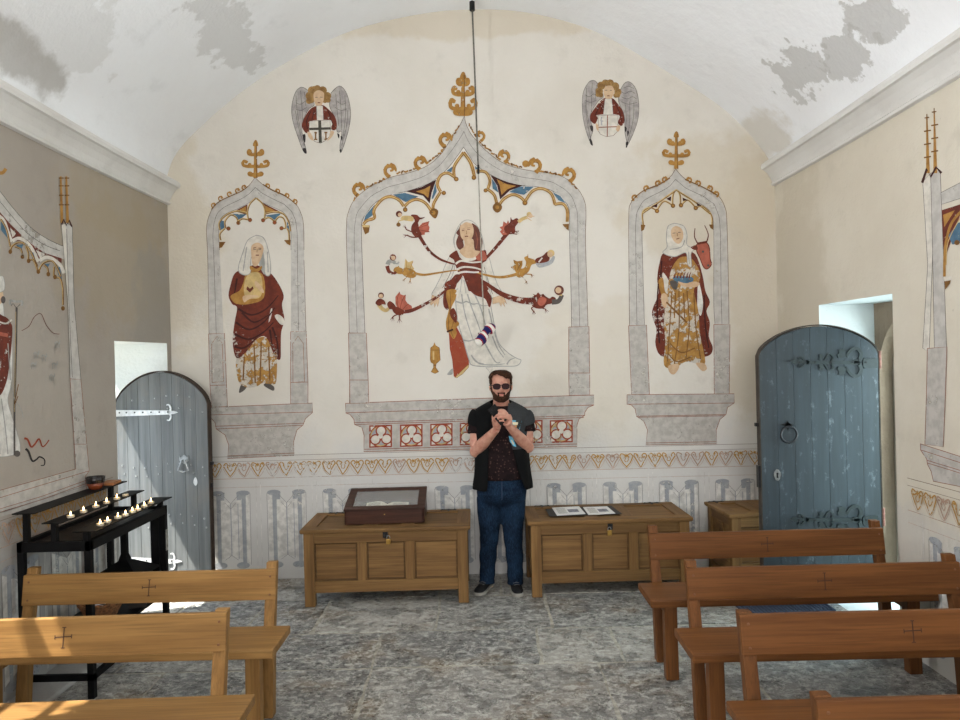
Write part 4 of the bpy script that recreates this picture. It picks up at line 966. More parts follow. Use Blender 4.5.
a.build('painted_arch', TLW)
a = Paint(on_left, (0, 280, 3.789), .0015)
a.poly(p_pale, [(-60, 50), (0, 40), (20, 150), (46, 190), (44, 380), (30, 460), (60, 560), (78, 640), (60, 660), (0, 670), (-60, 660)], True, p_shade, 2)
a.poly(p_dred, [(-60, 130), (10, 135), (40, 160), (47, 200), (35, 330), (20, 400), (-5, 440), (-60, 430)], True); a.stroke(p_white, [(-20, 150), (20, 165), (45, 150)], 6); a.stroke(p_salm, [(-20, 200), (30, 210)], 14)
a.poly(p_skin, [(-20, 35), (8, 40), (12, 75), (-10, 95)]); a.poly(p_pale, [(-30, 0), (10, -15), (18, 30), (5, 45), (-20, 40)], True, p_shade, 2); a.disc(p_dark, (12, 75), 9, 14)
for q in ([(5, 450), (20, 560), (30, 660)], [(30, 240), (40, 380)], [(-10, 460), (0, 660)]): a.stroke(p_shade, q, 4)
a.stroke(p_dark, [(63, 105), (60, 300), (55, 480), (55, 665)], 8, w2=7); a.stroke(p_gold3, [(60, 120), (55, 500)], 1.5)
a.stroke(p_shade, [(40, 95), (38, 78), (60, 82), (84, 82), (82, 98)], 9); a.stroke(p_dark, [(42, 98), (50, 90), (62, 104), (76, 92)], 2)
a.stroke(p_shade, [(40, 400), (55, 450), (80, 490), (88, 520)], 3); a.stroke(p_gold2, [(70, 395), (55, 470), (68, 440)], 3); a.disc(p_dark, (65, 658), 12, 12)
a.stroke(p_dred, [(82, 192), (110, 175), (130, 140), (155, 128), (175, 170), (200, 200), (225, 205)], 2)
a.stroke(p_oran, [(92, 600), (105, 605), (118, 632), (132, 622), (148, 602), (160, 630), (172, 625), (186, 606)], 8, w2=4)
a.stroke(p_black, [(97, 640), (108, 650), (122, 685), (138, 680), (150, 670), (168, 680), (168, 700), (155, 703)], 9, w2=3)
for x, y in ((135, 280), (165, 290), (125, 320), (205, 320), (195, 365), (215, 240)):
    a.stroke(p_shade, [(x - 8, y), (x, y - 6), (x + 10, y + 2), (x + 12, y - 12)], 4)
    for d in (-6, 0, 7): a.stroke(p_shade, [(x + d, y), (x + d + 1, y + 18)], 2.2)
a.build('painted_figure', TLW)
a = Paint(on_left, (0, 460, 7.2))
a.poly(p_grey2, [(-60, 235), (300, 135), (638, 38), (640, 80), (615, 120), (618, 160), (622, 205), (500, 260), (0, 410), (-60, 430)], False)
for q in ([(-60, 235), (300, 135), (638, 38)], [(-60, 290), (300, 180), (636, 80)], [(-60, 370), (300, 262), (615, 148)], [(-60, 395), (300, 285), (618, 170)], [(638, 38), (640, 80), (612, 120), (622, 210)]): a.stroke(p_redl, q, 4, False)
a.build('painted_plinth', TLW)
# ---- right wall painting
TRW = thing('right_arch_mural', 'painted grey arch with twin ochre pinnacles at the right wall, beside the blue door', 'mural', on_right(950, 480, 0))
a = Paint(on_right, (900, 90, 3.4286))
a.poly(p_white, [(78, 315), (105, 285), (112, 560), (100, 900), (78, 885), (95, 600)], False, p_dark, 1.5)
a.poly(p_grey, [(105, 285), (138, 275), (150, 600), (160, 900), (118, 900), (112, 560)], False, p_dark, 1.5)
for x, y in ((92, 82), (117, 62)):
    a.stroke(p_gold, [(x + 4, 285), (x, y + 10)], 13, False, w2=4); a.stroke(p_gold2, [(x - 8, y + 14), (x + 8, y + 12)], 4, False); a.stroke(p_gold2, [(x, y), (x, y + 20)], 3, False)
    for j in range(3): a.stroke(p_gold2, [(x - 10, y + 60 + j * 45), (x + 14, y + 56 + j * 45)], 5, False)
a.stroke(p_dred2, [(76, 318), (92, 270), (105, 298), (124, 265), (142, 285)], 9, False)
a.poly(p_grey, [(140, 352), (206, 318), (420, 120), (420, 220), (206, 372), (143, 392)], False, p_dark, 1.5)
a.poly(p_dred, [(143, 412), (206, 392), (300, 330), (300, 360), (206, 430), (160, 560), (150, 560)], False); a.poly(p_gold, [(148, 428), (188, 412), (152, 470)], False)
a.poly(p_blue, [(165, 500), (200, 455), (260, 440), (230, 520), (180, 530)], False)
a.stroke(p_gold, [(152, 640), (155, 540), (175, 460), (215, 410)], 9); a.stroke(p_gold3, [(158, 600), (165, 520), (205, 440)], 3); a.disc(p_gold2, (195, 523), 9); a.poly(p_gold2, [(152, 650), (178, 640), (170, 665), (155, 685)], False); a.poly(p_white, [(150, 640), (178, 638), (176, 652), (152, 656)], False)
a.use(740, 280, 3.2727)
a.poly(p_grey2, [(613, 224), (677, 219), (672, 380), (665, 546), (605, 538), (610, 380)], False, p_redl, 2)
a.build('painted_arch', TRW)
a = Paint(on_right, (900, 430, 4.8))
a.poly(p_grey2, [(98, 66), (500, 195), (500, 350), (290, 270), (160, 246), (150, 200), (130, 160), (128, 140), (98, 95)], False)
for q in ([(98, 66), (500, 195)], [(98, 95), (500, 225)], [(128, 145), (500, 258)], [(130, 158), (500, 272)], [(98, 66), (98, 95), (128, 140), (132, 165), (150, 200), (160, 246), (290, 272)]): a.stroke(p_redl, q, 3, False)
a.build('painted_plinth', TRW)
# ------------------------------------------------------------------ furniture
OAK_A, OAK_B = (144, 108, 62), (122, 88, 47)
OAK_SHADE_A, OAK_SHADE_B = (112, 70, 34), (90, 54, 24)  # right-hand pews: same oak, with their shade put into a darker tone
dx = wood('shaded_oak_x', OAK_SHADE_A, OAK_SHADE_B, 0); dz_ = wood('shaded_oak_z', OAK_SHADE_A, OAK_SHADE_B, 2); dy_ = wood('shaded_oak_y', OAK_SHADE_A, OAK_SHADE_B, 1)
wx = wood('oak_x', OAK_A, OAK_B, 0); wz = wood('oak_z', OAK_A, OAK_B, 2); wy = wood('oak_y', OAK_A, OAK_B, 1)
cx = wood('chest_oak_x', (132, 100, 60), (106, 77, 44), 0, .5, knots=False); cz = wood('chest_oak_z', (130, 98, 58), (106, 77, 44), 2, .5, knots=False)
cyw = wood('chest_oak_y', (134, 103, 66), (108, 79, 49), 1, .5, knots=False)
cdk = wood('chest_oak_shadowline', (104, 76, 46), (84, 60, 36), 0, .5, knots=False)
mah = wood('mahogany', (72, 42, 30), (50, 28, 20), 0, .3, knots=False)
m_iron = simple('black_iron', (22, 22, 24), .45, .4)
m_carve = simple('carved_groove', (62, 38, 22), .9)
m_brass = simple('brass', (168, 134, 70), .35, .9)
m_peg = simple('oak_peg', (110, 70, 38), .6)
rp = random.Random(11)
def make_pew(L, poke, label, loc, rz=0, bz=0, dark=False, ins=.085):
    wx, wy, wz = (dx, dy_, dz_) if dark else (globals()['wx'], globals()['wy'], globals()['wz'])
    loc = (loc[0] - .032, loc[1], loc[2])
    T = thing('pew', label, 'pew', loc, rz, None)
    b = MB(); b.box(0, L, 0, .325, .412, .452); b.build('seat', wx, T, bevel=.006)
    # leaning backrest plank
    def lean(x0, x1, z0, z1, t0, t1):
        yy = lambda z: .338 + (z - .45) * .16
        P = []
        for z in (z0, z1):
            for t in (t0, t1):
                for x in (x0, x1): P.append(Vector((x, yy(z) + t, z)))
        return P
    b = MB(); b.hexa(lean(.085, L - ins, .572 + bz, .724 + bz, 0, .024)); bk = b.build('backrest', wx, T, bevel=.004)
    c = MB(); xc = (.085 + L - ins) * .5; yy = lambda z: .338 + (z - .45) * .16
    def line(x0, z0, x1, z1, w):
        z0 += bz; z1 += bz
        dx, dz = x1 - x0, z1 - z0; l = math.hypot(dx, dz); nx, nz = -dz / l * w / 2, dx / l * w / 2
        c.prism([Vector((x, yy(z) - .0012, z)) for x, z in ((x0 + nx, z0 + nz), (x1 + nx, z1 + nz), (x1 - nx, z1 - nz), (x0 - nx, z0 - nz))], (0, .004, 0))
    line(xc, .608, xc + .002, .688, .004); line(xc - .034, .650, xc + .034, .652, .004)
    for (x, z, h) in ((xc, .608, 1), (xc + .002, .688, 1), (xc - .034, .650, 0), (xc + .034, .652, 0)):
        if h: line(x - .008, z, x + .008, z, .003)
        else: line(x, z - .008, x, z + .008, .003)
    c.build('carved_cross', m_carve, T)
    for x0 in (.088, L - ins - .003 - .055):
        b = MB()
        P = []
        for z, y0, y1 in ((0, .27, .33), (.41, .325, .375)):
            for y in (y0, y1):
                for x in (x0, x0 + .055): P.append(Vector((x, y, z)))
        b.hexa(P)
        P = []
        for z, y0, y1 in ((.41, .325, .375), (.724 + bz + poke, .338 + (.274 + bz) * .16 + .024 + poke * .16, .338 + (.274 + bz) * .16 + .062 + poke * .16)):
            for y in (y0, y1):
                for x in (x0, x0 + .055): P.append(Vector((x, y, z)))
        b.hexa(P)
        lg = b.build('back_post', wz, T, bevel=.004)
        b = MB(); b.ell((x0 + .028, yy(.69 + bz) - .001, .69 + bz), (.006, .003, .006), 8, 5); b.build('peg', m_peg, T); b = MB(); b.ell((x0 + .028, yy(.60 + bz) - .001, .60 + bz), (.006, .003, .006), 8, 5); b.build('peg', m_peg, T)
        b = MB(); b.hexa([Vector((x, y, z)) for z, q in ((0, .0), (.412, .012)) for y in (.035 + q, .095 + q) for x in (x0 - .004, x0 + .066)]); b.build('leg', wz, T, bevel=.004)
        b = MB(); b.box(x0 + .012, x0 + .044, .09, .33, .34, .405); b.build('side_rail', wy, T, bevel=.003)
    return T
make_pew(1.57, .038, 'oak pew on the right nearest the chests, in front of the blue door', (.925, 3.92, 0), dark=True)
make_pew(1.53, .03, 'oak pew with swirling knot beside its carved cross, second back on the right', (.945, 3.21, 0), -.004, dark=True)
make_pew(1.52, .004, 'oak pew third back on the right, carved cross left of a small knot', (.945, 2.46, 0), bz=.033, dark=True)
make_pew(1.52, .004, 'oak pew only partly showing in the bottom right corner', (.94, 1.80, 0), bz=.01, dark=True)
make_pew(1.49, .03, 'oak pew on the left standing beside the black candle stand', (-2.47, 3.37, 0))
make_pew(1.55, .004, 'oak pew in the bottom left corner dappled with sunlight', (-2.465, 2.575, 0), .025, .04, ins=.13)
# knot figures on two backrests are carved marks in the grain
def knot(px, py, Y, r, nm):
    pass

def chest(label, loc, W, D, H=.57, rz=0, npan=3, side=False):
    T = thing('wooden_chest', label, 'chest', loc, rz)
    b = MB(); b.box(.04, W - .04, .045, D - .02, .12, H - .035)
    b.build('carcass', cx, T)
    for x in (.02, W - .02 - .075):
        for y in (.012, D - .015 - .06):
            b = MB(); b.box(x, x + .075, y, y + .06, 0, H - .03); b.build('leg', cz, T, bevel=.003)
    for z0, z1 in ((H - .105, H - .03), (.10, .185)):
        b = MB(); b.box(.095, W - .095, .018, .05, z0, z1); b.build('rail', cx, T, bevel=.003)
    x0, x1 = .095, W - .095; pw = (x1 - x0) / npan
    for i in range(1, npan):
        b = MB(); b.box(x0 + pw * i - .035, x0 + pw * i + .035, .019, .05, .185, H - .105); b.build('stile', cz, T, bevel=.003)
    for i in range(npan):
        a_, c_ = x0 + pw * i + (.035 if i else 0), x0 + pw * (i + 1) - (.035 if i < npan - 1 else 0); zb_, zt_ = .185, H - .105
        b = MB(); b.box(a_, c_, .040, .044, zb_, zt_); b.build('panel', cx, T)
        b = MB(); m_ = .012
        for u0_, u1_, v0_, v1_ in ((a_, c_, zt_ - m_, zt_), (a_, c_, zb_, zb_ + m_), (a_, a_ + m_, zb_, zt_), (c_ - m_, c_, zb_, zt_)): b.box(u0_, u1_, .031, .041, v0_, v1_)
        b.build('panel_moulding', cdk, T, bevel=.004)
    for xs in (.028, W - .04):
        for q in ((.07, D - .07, H - .105, H - .03), (.07, D - .07, .10, .185), (D / 2 - .03, D / 2 + .03, .185, H - .105)):
            b = MB(); b.box(xs, xs + .012, *q); b.build('side_rail', cyw, T, bevel=.002)
    b = MB(); b.box(0, W, 0, D, H - .03, H - .012); lid = b.build('lid', cx, T, bevel=.004)
    for q in ((0, W, -.004, .11), (0, W, D - .08, D)):
        b = MB(); b.box(q[0] - .004, q[1] + .004, q[2], q[3], H - .024, H); b.build('lid_board', cx, lid, bevel=.004)
    for x in (-.004, W * .36, W * .64 - .07, W - .096):
        b = MB(); b.box(x, x + .10, .11, D - .08, H - .020, H - .0005); b.build('lid_board', cyw, lid, bevel=.003)
    for x in (W * .13, W * .86):
        b = MB(); b.box(x - .008, x + .008, D - .075, D + .003, H, H + .004); b.box(x - .05, x + .05, D - .030, D - .018, H, H + .004)
        for f_ in (-1, 1): b.tube([(x + f_ * .045, D - .024, H + .003), (x + f_ * .06, D - .034, H + .003), (x + f_ * .06, D - .045, H + .003)], .004, 6)
        b.build('hinge', m_iron, T)
    b = MB(); b.box(W / 2 - .018, W / 2 + .018, .006, .018, H - .075, H - .022); b.tube([(W / 2 - .008, .012, H - .05), (W / 2 - .008, -.004, H - .055), (W / 2 + .008, -.004, H - .055), (W / 2 + .008, .012, H - .05)], .003, 6)
    b.build('hasp', m_iron, T)
    return T
def padlock(label, x, y, z):
    T = thing('padlock', label, 'padlock', (x, y, z), group=None)
    b = MB(); b.box(-.017, .017, -.008, .008, -.062, -.022); b.build('lock_body', m_brass, T, bevel=.004)
    b = MB(); b.tube([(-.011, 0, -.024), (-.011, 0, -.008), (-.006, 0, .001), (.006, 0, .001), (.011, 0, -.008), (.011, 0, -.024)], .003, 8); b.build('shackle', simple('steel', (150, 150, 150), .3, .9), T)
chest('long oak chest left of the standing man, carrying the glazed display case', (-1.358, 5.27, 0), 1.245, .60, rz=.012)
chest('long oak chest right of the standing man, carrying an open booklet', (.320, 5.36, 0), 1.232, .58, rz=.018)
chest('oak chest in the corner half hidden behind the blue door', (1.848, 5.44, 0), .62, .50, rz=.07, npan=2)
padlock('small brass padlock hanging on the left chest under the display case', -.711, 5.268, .515)
padlock('small brass padlock hanging on the right chest beside the standing man', .925, 5.362, .515)

# ---- display case
m_glassf = N('case_glass'); m_glassf.set(Base_Color=(.92, .95, .94, 1), Roughness=.05, Alpha=.16); m_glassf = m_glassf.m
T = thing('display_case', 'small mahogany desk case with sloping glass lid on the left chest', 'display case', (-1.055, 5.405, .5712), .03)
W, D, h0, h1 = .60, .395, .10, .185
b = MB()
b.box(0, W, 0, .022, 0, h0); b.hexa([Vector(p) for p in ((0, D - .02, 0), (W, D - .02, 0), (0, D, 0), (W, D, 0), (0, D - .02, h1), (W, D - .02, h1), (0, D, h1), (W, D, h1))])
for x in (0, W - .022): b.hexa([Vector((xx, y, z)) for y, zz in ((0.0, None),) for z in () for xx in ()] or [Vector(p) for p in ((x, 0, 0), (x + .022, 0, 0), (x, D, 0), (x + .022, D, 0), (x, 0, h0), (x + .022, 0, h0), (x, D, h1), (x + .022, D, h1))])
b.box(.01, W - .01, .01, D - .01, 0, .015)
b.build('case_body', mah, T, bevel=.003)
sl = (h1 - h0) / D; zt = lambda y: h0 + sl * y
b = MB()
for (x0, x1, y0, y1) in ((-.006, W + .006, -.008, .05), (-.006, W + .006, D - .05, D + .004), (-.006, .055, .05, D - .05), (W - .055, W + .006, .05, D - .05)):
    b.hexa([Vector((x, y, zt(y) + dz)) for dz in (.001, .018) for y in (y0, y1) for x in (x0, x1)])
b.build('lid_frame', mah, T, bevel=.003)
b = MB(); b.hexa([Vector((x, y, zt(y) + dz)) for dz in (.008, .011) for y in (.048, D - .048) for x in (.053, W - .053)]); b.build('glass_top', m_glassf, T)
b = MB(); b.hexa([Vector((x, y, .02 + (y - .03) * .22 + dz)) for dz in (0, .006) for y in (.03, D - .03) for x in (.03, W - .03)]); b.build('lining', simple('lining_cloth', (88, 84, 76), .95, var=.4, scale=30), T)
b = MB(); b.tube([(W / 2 - .004, -.001, h0 - .03), (W / 2 + .004, -.001, h0 - .03)], .004, 8); b.build('keyhole', m_brass, T)
m_page = simple('old_paper', (222, 220, 196), .8, var=.03); m_ink = simple('page_ink', (130, 128, 116), .9)
T2 = thing('open_book', 'open old book lying under the glass of the display case', 'book', (-.77, 5.61, .571 + .062), .03)
b = MB()
def leaf(b, s, w, d, t):
    n = 8; rows = []
    for i in range(n + 1):
        u = i / n; x = s * w * u; z = t * (math.sin(min(1, u * 2.2) * PI / 2) * (1 - .55 * u)) + .004
        rows.append([Vector((x, -d / 2, z + -d / 2 * .22)), Vector((x, d / 2, z + d / 2 * .22)), Vector((x, d / 2, d / 2 * .22)), Vector((x, -d / 2, -d / 2 * .22))])
    b.ring_loft(rows)
leaf(b, -1, .16, .20, .034); leaf(b, 1, .17, .20, .022); b.build('pages', m_page, T2)
b = MB()
for s_ in (-1, 1):
    for j in range(11):
        y = -.08 + j * .016
        for (u0_, u1_) in ((.3, .9),):
            P = []
            for u in (.30, .5, .7, .92):
                t = .034 if s_ < 0 else .022; z = t * (math.sin(min(1, u * 2.2) * PI / 2) * (1 - .55 * u)) + .0052
                P.append((s_ * (.16 if s_ < 0 else .17) * u, y, z + y * .22))
            for p, q in zip(P, P[1:]): b.prism([Vector(p), Vector(q), Vector(q) + Vector((0, .005, .0011)), Vector(p) + Vector((0, .005, .0011))], (0, 0, .0004))
b.build('text_lines', m_ink, T2)

# ---- booklet on its board
def quad_on(pxs, z, t): return [on_z(x, y, z) for x, y in pxs]
T = thing('display_board', 'thin dark board lying on the right chest under the open booklet', 'board', on_z(545, 516, .571))
b = MB(); q = [p - T.location for p in quad_on([(545.5, 509.5), (611, 506), (622, 514.2), (549.5, 516.5)], .571, 0)]; b.prism(q, (0, 0, .004)); b.build('board', simple('charcoal_card', (52, 50, 48), .8), T)
T = thing('open_booklet', 'white open booklet with small pictures lying on the right chest', 'booklet', on_z(580, 512, .576))
for nm, pxs in (('page', [(552, 508), (579, 506.6), (585.5, 514), (557, 515.8)]), ('page', [(583, 507.4), (607, 506.6), (615.5, 513.6), (588.5, 515)])):
    q = [p - T.location for p in quad_on(pxs, .576, 0)]
    b = MB(); b.prism(q, (0, 0, .003)); pg = b.build(nm, simple('white_paper', (226, 226, 224), .6, var=.02), T)
    b = MB(); g = lambda u, v: q[0].lerp(q[1], u).lerp(q[3].lerp(q[2], u), v) + Vector((0, 0, .0032))
    b.prism([g(.48, .35), g(.85, .35), g(.85, .72), g(.48, .72)], (0, 0, .0005)); b.build('printed_picture', simple('print_grey', (128, 130, 140), .8, var=.4, scale=40), pg)
    b = MB()
    for j in range(7): b.prism([g(.1, .15 + j * .1), g(.42, .15 + j * .1), g(.42, .18 + j * .1), g(.1, .18 + j * .1)], (0, 0, .0004))
    b.build('text_lines', m_ink, pg)

# ------------------------------------------------------------------ doors
def leaf_top(W, zs, za, p=.62):
    def f(x):
        t = min(1, max(0, 1 - abs(x - W / 2) / (W / 2)))
        return zs + (za - zs) * (math.sin(t * PI / 2) ** p)
    return f
def door_leaf(name, loc, rz, W, z0, zs, za, npl, t, mat, matb, matedge, p=.62):
    D_ = bpy.data.objects.new(name, None); COL.objects.link(D_); D_.location = loc; D_.rotation_euler = (0, 0, rz); D_['kind'] = 'structure'
    top = leaf_top(W, zs, za, p); b = MB(); pw = W / npl
    for i in range(npl):
        x0, x1 = i * pw + .0012, (i + 1) * pw - .0012; n = 6
        P = [(x0, z0), (x1, z0)] + [(x1 + (x0 - x1) * k / n, top(x1 + (x0 - x1) * k / n) - .008) for k in range(n + 1)]
        b.prism([Vector((x, -t, z)) for x, z in P], (0, t * .45, 0))
    b.build('planks', mat, D_, bevel=.003)
    b = MB(); n = 40
    P = [(0.004, z0), (W - .004, z0)] + [(W - .004 + (-(W - .008)) * k / n, top(W - .004 + (-(W - .008)) * k / n) - .004) for k in range(n + 1)]
    b.prism([Vector((x, -t * .55, z)) for x, z in P], (0, t * .55, 0)); b.build('door_core', matb, D_)
    # edge band following the outline
    b = MB(); path = [(0, z0)] + [(0, z0 + (top(0) - z0) * k / 4) for k in range(1, 4)] + [(W * k / n, top(W * k / n)) for k in range(n + 1)] + [(W, z0 + (top(W) - z0) * k / 4) for k in (3, 2, 1)] + [(W, z0)]
    rings = []
    for i, (x, z) in enumerate(path):
        a_ = path[max(i - 1, 0)]; c_ = path[min(i + 1, len(path) - 1)]; dx, dz = c_[0] - a_[0], c_[1] - a_[1]; l = math.hypot(dx, dz) or 1
        nx, nz = -dz / l, dx / l
        rings.append([Vector((x, -t - .003, z)), Vector((x + nx * .007, -t - .003, z + nz * .007)), Vector((x + nx * .007, .002, z + nz * .007)), Vector((x, .002, z))])
    b.ring_loft(rings); b.build('edge_band', matedge, D_)
    return D_, top
k = N('weathered_grey_door'); g = k.noise(1, 6, .6, stretch=(24, 24, 1.2), obj=True)
c = k.mix(k.ramp(g, .3, .7), lin((104, 107, 107)), lin((80, 83, 84)))
c = k.mix(k.math('MULTIPLY', k.ramp(k.noise(3.5, 5, .6, obj=True), .5, .7), .4), c, lin((112, 106, 98)))
k.color(c); k.set(Roughness=.7); k.bump(g, .3, .004); m_door1 = k.m
k = N('blue_grey_door'); g = k.noise(1, 6, .65, stretch=(20, 20, 1.5), obj=True)
c = k.mix(k.ramp(g, .3, .7), lin((56, 67, 74)), lin((46, 55, 61)))
c = k.mix(k.math('MULTIPLY', k.ramp(k.noise(1, 7, .7, stretch=(18, 18, 9), obj=True, loc=(3, 0, 1)), .56, .70), .5), c, lin((128, 140, 148)))
k.color(c); k.set(Roughness=.36); k.bump(g, .2, .003); m_door2 = k.m
m_edge1 = simple('dark_oak_edge', (52, 38, 28), .8, var=.3, scale=20); m_edge2 = simple('dark_door_edge', (58, 50, 42), .8, var=.3, scale=20)
m_whitepaint = simple('pale_painted_iron', (196, 198, 198), .5, var=.15, scale=30); m_teal = simple('painted_iron_blue', (34, 46, 48), .5, var=.2, scale=30)
m_galv = simple('worn_iron', (150, 152, 152), .35, .7, var=.3, scale=50)
D1, top1 = door_leaf('door_1', (-2.895, 5.74, 0), -.14, .775, .07, 1.50, 1.755, 8, .05, m_door1, m_edge1, m_edge1, .62)
class Plate:
    """flat shapes in door-local (x,z), raised t in front of the leaf face"""
    def __init__(s, y, t): s.b = MB(); s.y = y; s.t = t
    def poly(s, pts, smooth=False):
        P = [Vector((x, z, 0)) for x, z in pts]
        if smooth: P = crom(P, 4, True)
        s.b.prism([Vector((p.x, s.y, p.y)) for p in P], (0, -s.t, 0)); return s
    def stroke(s, pts, w, w2=None):
        P = crom([Vector((x, z, 0)) for x, z in pts], 4) if len(pts) > 2 else [Vector((x, z, 0)) for x, z in pts]
        n = len(P); rings = []
        for i, p in enumerate(P):
            d = (P[min(i + 1, n - 1)] - P[max(i - 1, 0)]).normalized(); nn = Vector((-d.y, d.x, 0)); ww = w + ((w2 if w2 is not None else w) - w) * i / (n - 1)
            a_, c_ = p + nn * ww / 2, p - nn * ww / 2
            rings.append([Vector((a_.x, s.y, a_.y)), Vector((a_.x, s.y - s.t, a_.y)), Vector((c_.x, s.y - s.t, c_.y)), Vector((c_.x, s.y, c_.y))])
        s.b.ring_loft(rings); return s
    def disc(s, c, r, n=12): return s.poly([(c[0] + r * math.cos(2 * PI * k / n), c[1] + r * math.sin(2 * PI * k / n)) for k in range(n)])
    def build(s, name, mat, parent, **kw): return s.b.build(name, mat, parent, **kw)
def strap1(z):
    p = Plate(-.0505, .006); p.poly([(0, z - .026), (0, z + .026), (.46, z + .016), (.46, z - .016)])
    p.poly([(.45, z - .015), (.45, z + .015), (.50, z + .012), (.535, z), (.50, z - .012)])
    for f_ in (-1, 1): p.stroke([(.46, z), (.475, z + f_ * .03), (.46, z + f_ * .06), (.44, z + f_ * .058)], .018, .008)
    s_ = p.build('strap_hinge', m_whitepaint, D1)
    q = Plate(-.0565, .004)
    for x in (.04, .10, .17, .24, .31, .38, .45): q.disc((x, z + .004), .006, 8)
    q.build('rivets', m_iron, s_)
strap1(1.435); strap1(.27)
q = MB()
for zr, xo in ((1.02, 0), (.955, .045), (1.55, 0), (1.45, .02), (.62, 0), (.55, .04)):
    for i in range(8):
        x = .05 + i * .097 + xo * .4
        if x < .76 and zr < top1(x) - .05: q.ell((x, -.051, zr - .02 * math.sin(i)), (.0075, .006, .0075), 8, 5)
q.build('nail_heads', m_galv, D1)
p = Plate(-.0505, .005); hx, hz = .575, 1.03
p.poly([(hx, hz + .075), (hx + .028, hz + .05), (hx + .035, hz + .07), (hx + .04, hz + .03), (hx, hz + .0), (hx - .04, hz + .03), (hx - .035, hz + .07), (hx - .028, hz + .05)])
hp = p.build('handle_plate', m_galv, D1)
b = MB(); b.tube([(hx - .012, -.065, hz + .035), (hx - .045, -.068, hz - .045), (hx, -.072, hz - .058), (hx + .045, -.068, hz - .045), (hx + .012, -.065, hz + .035)], .006, 8); b.build('drop_handle', m_galv, hp)
p = Plate(-.0505, .004); p.poly([(.665, .93), (.648, .89), (.665, .862), (.682, .89)], True); p.build('keyhole_plate', m_whitepaint, D1)
b = MB(); b.box(.770, .800, -.04, -.015, 1.02, 1.045); b.box(.770, .792, -.04, -.015, .85, .88); b.build('latch', m_iron, D1)

# right door: parallel to the back wall, hinge on the right
YD = 4.98
xl, xr = at_y(761, 440, YD - .05).x, at_y(880, 440, YD - .05).x
WD = xr - xl
D2, top2 = door_leaf('door_2', (xl, YD, 0), 0, WD, .11, at_y(757, 356, YD - .05).z, at_y(818, 325.5, YD - .05).z, 7, .05, m_door2, m_edge2, m_edge2, .58)
def dl(cx_, cy_, dy=0):
    p = at_y(780 + cx_ / 8.727, 330 + cy_ / 8.727 + dy, YD - .055); return (p.x - xl, p.z)
def strap2(dy):
    p = Plate(-.0505, .012); L = lambda *a_: [dl(x, y, dy) for x, y in a_]
    k_ = (dl(10, 0)[0] - dl(0, 0)[0]) / 10
    p.poly(L((235, 268), (640, 266), (640, 302), (235, 294)))
    p.poly(L((90, 275), (122, 254), (155, 262), (215, 268), (215, 290), (155, 292), (125, 302)))
    for f_ in (-1, 1):
        M_ = lambda *a_: [dl(x, 281 + f_ * (y - 281) if f_ < 0 else y, dy) for x, y in a_]
        p.stroke(M_((215, 290), (185, 325), (160, 318), (172, 300)), 15 * k_, 8 * k_)
        p.stroke(M_((440, 285), (462, 320), (440, 350), (415, 345), (400, 318), (385, 300)), 16 * k_, 9 * k_)
        p.poly(M_((345, 300), (330, 312), (345, 325), (335, 345), (360, 352), (378, 338), (372, 312)))
        p.stroke(M_((690, 290), (705, 350), (680, 395), (640, 400), (605, 375), (575, 325)), 34 * k_, 20 * k_)
        p.stroke(M_((640, 286), (690, 290)), 34 * k_)
        p.poly(M_((505, 320), (495, 345), (512, 360), (505, 390), (540, 398), (570, 385), (560, 362), (590, 345), (560, 325), (535, 318)))
    p.poly(L((720, 262), (735, 245), (750, 250), (852, 245), (852, 332), (750, 330), (735, 335), (720, 315)))
    p.poly(L((235, 262), (252, 262), (252, 300), (235, 300)))
    s_ = p.build('strap_hinge', m_teal, D2)
    q = Plate(-.0625, .003)
    for x in (160, 300, 437, 625, 745): q.disc(dl(x, 281, dy), 8 * k_, 8)
    q.build('rivets', m_iron, s_)
strap2(0); strap2(157.5)
def d2(px, py): p = at_y(px, py, YD - .055); return (p.x - xl, p.z)
p = Plate(-.0505, .005); hx, hz = d2(788, 425)
p.poly([(hx, hz + .03), (hx + .008, hz + .008), (hx + .045, hz + .0), (hx + .008, hz - .012), (hx, hz - .04), (hx - .008, hz - .012), (hx - .06, hz + .004), (hx - .01, hz + .012)])
p.disc((hx, hz - .002), .02); hp = p.build('handle_plate', m_iron, D2)
b = MB(); b.tube([(hx + .055 * math.sin(t), -.068, hz - .065 + .055 * math.cos(t)) for t in [2 * PI * k / 20 for k in range(21)]], .0075, 8, cap=False); b.build('ring_handle', simple('dark_ring_iron', (36, 38, 42), .45, .3), hp)
p = Plate(-.0505, .004); hx, hz = d2(777.5, 475); p.poly([(hx, hz + .04), (hx + .022, hz + .015), (hx + .016, hz - .025), (hx, hz - .04), (hx - .016, hz - .025), (hx - .022, hz + .015)], True); kp = p.build('keyhole_plate', m_galv, D2)
p = Plate(-.0545, .001); p.disc((hx, hz + .008), .008, 8); p.poly([(hx - .004, hz + .006), (hx + .004, hz + .006), (hx + .007, hz - .02), (hx - .007, hz - .02)]); p.build('keyhole', m_iron, kp)
b = MB(); z1, z2 = d2(757, 466)[1], d2(757, 488)[1]; b.box(-.022, .0, -.05, -.01, z2, z1); z1 = d2(757, 425)[1]; b.box(-.03, .0, -.035, -.015, z1 - .012, z1 + .012); b.build('latch', m_iron, D2)
b = MB()
for zc in (dl(0, 281)[1], dl(0, 281, 157.5)[1]): b.tube([(WD + .012, -.045, zc - .06), (WD + .012, -.045, zc + .06)], .012, 10)
b.build('hinge_pin', simple('rusty_iron', (124, 82, 70), .8, var=.3, scale=40), D2)
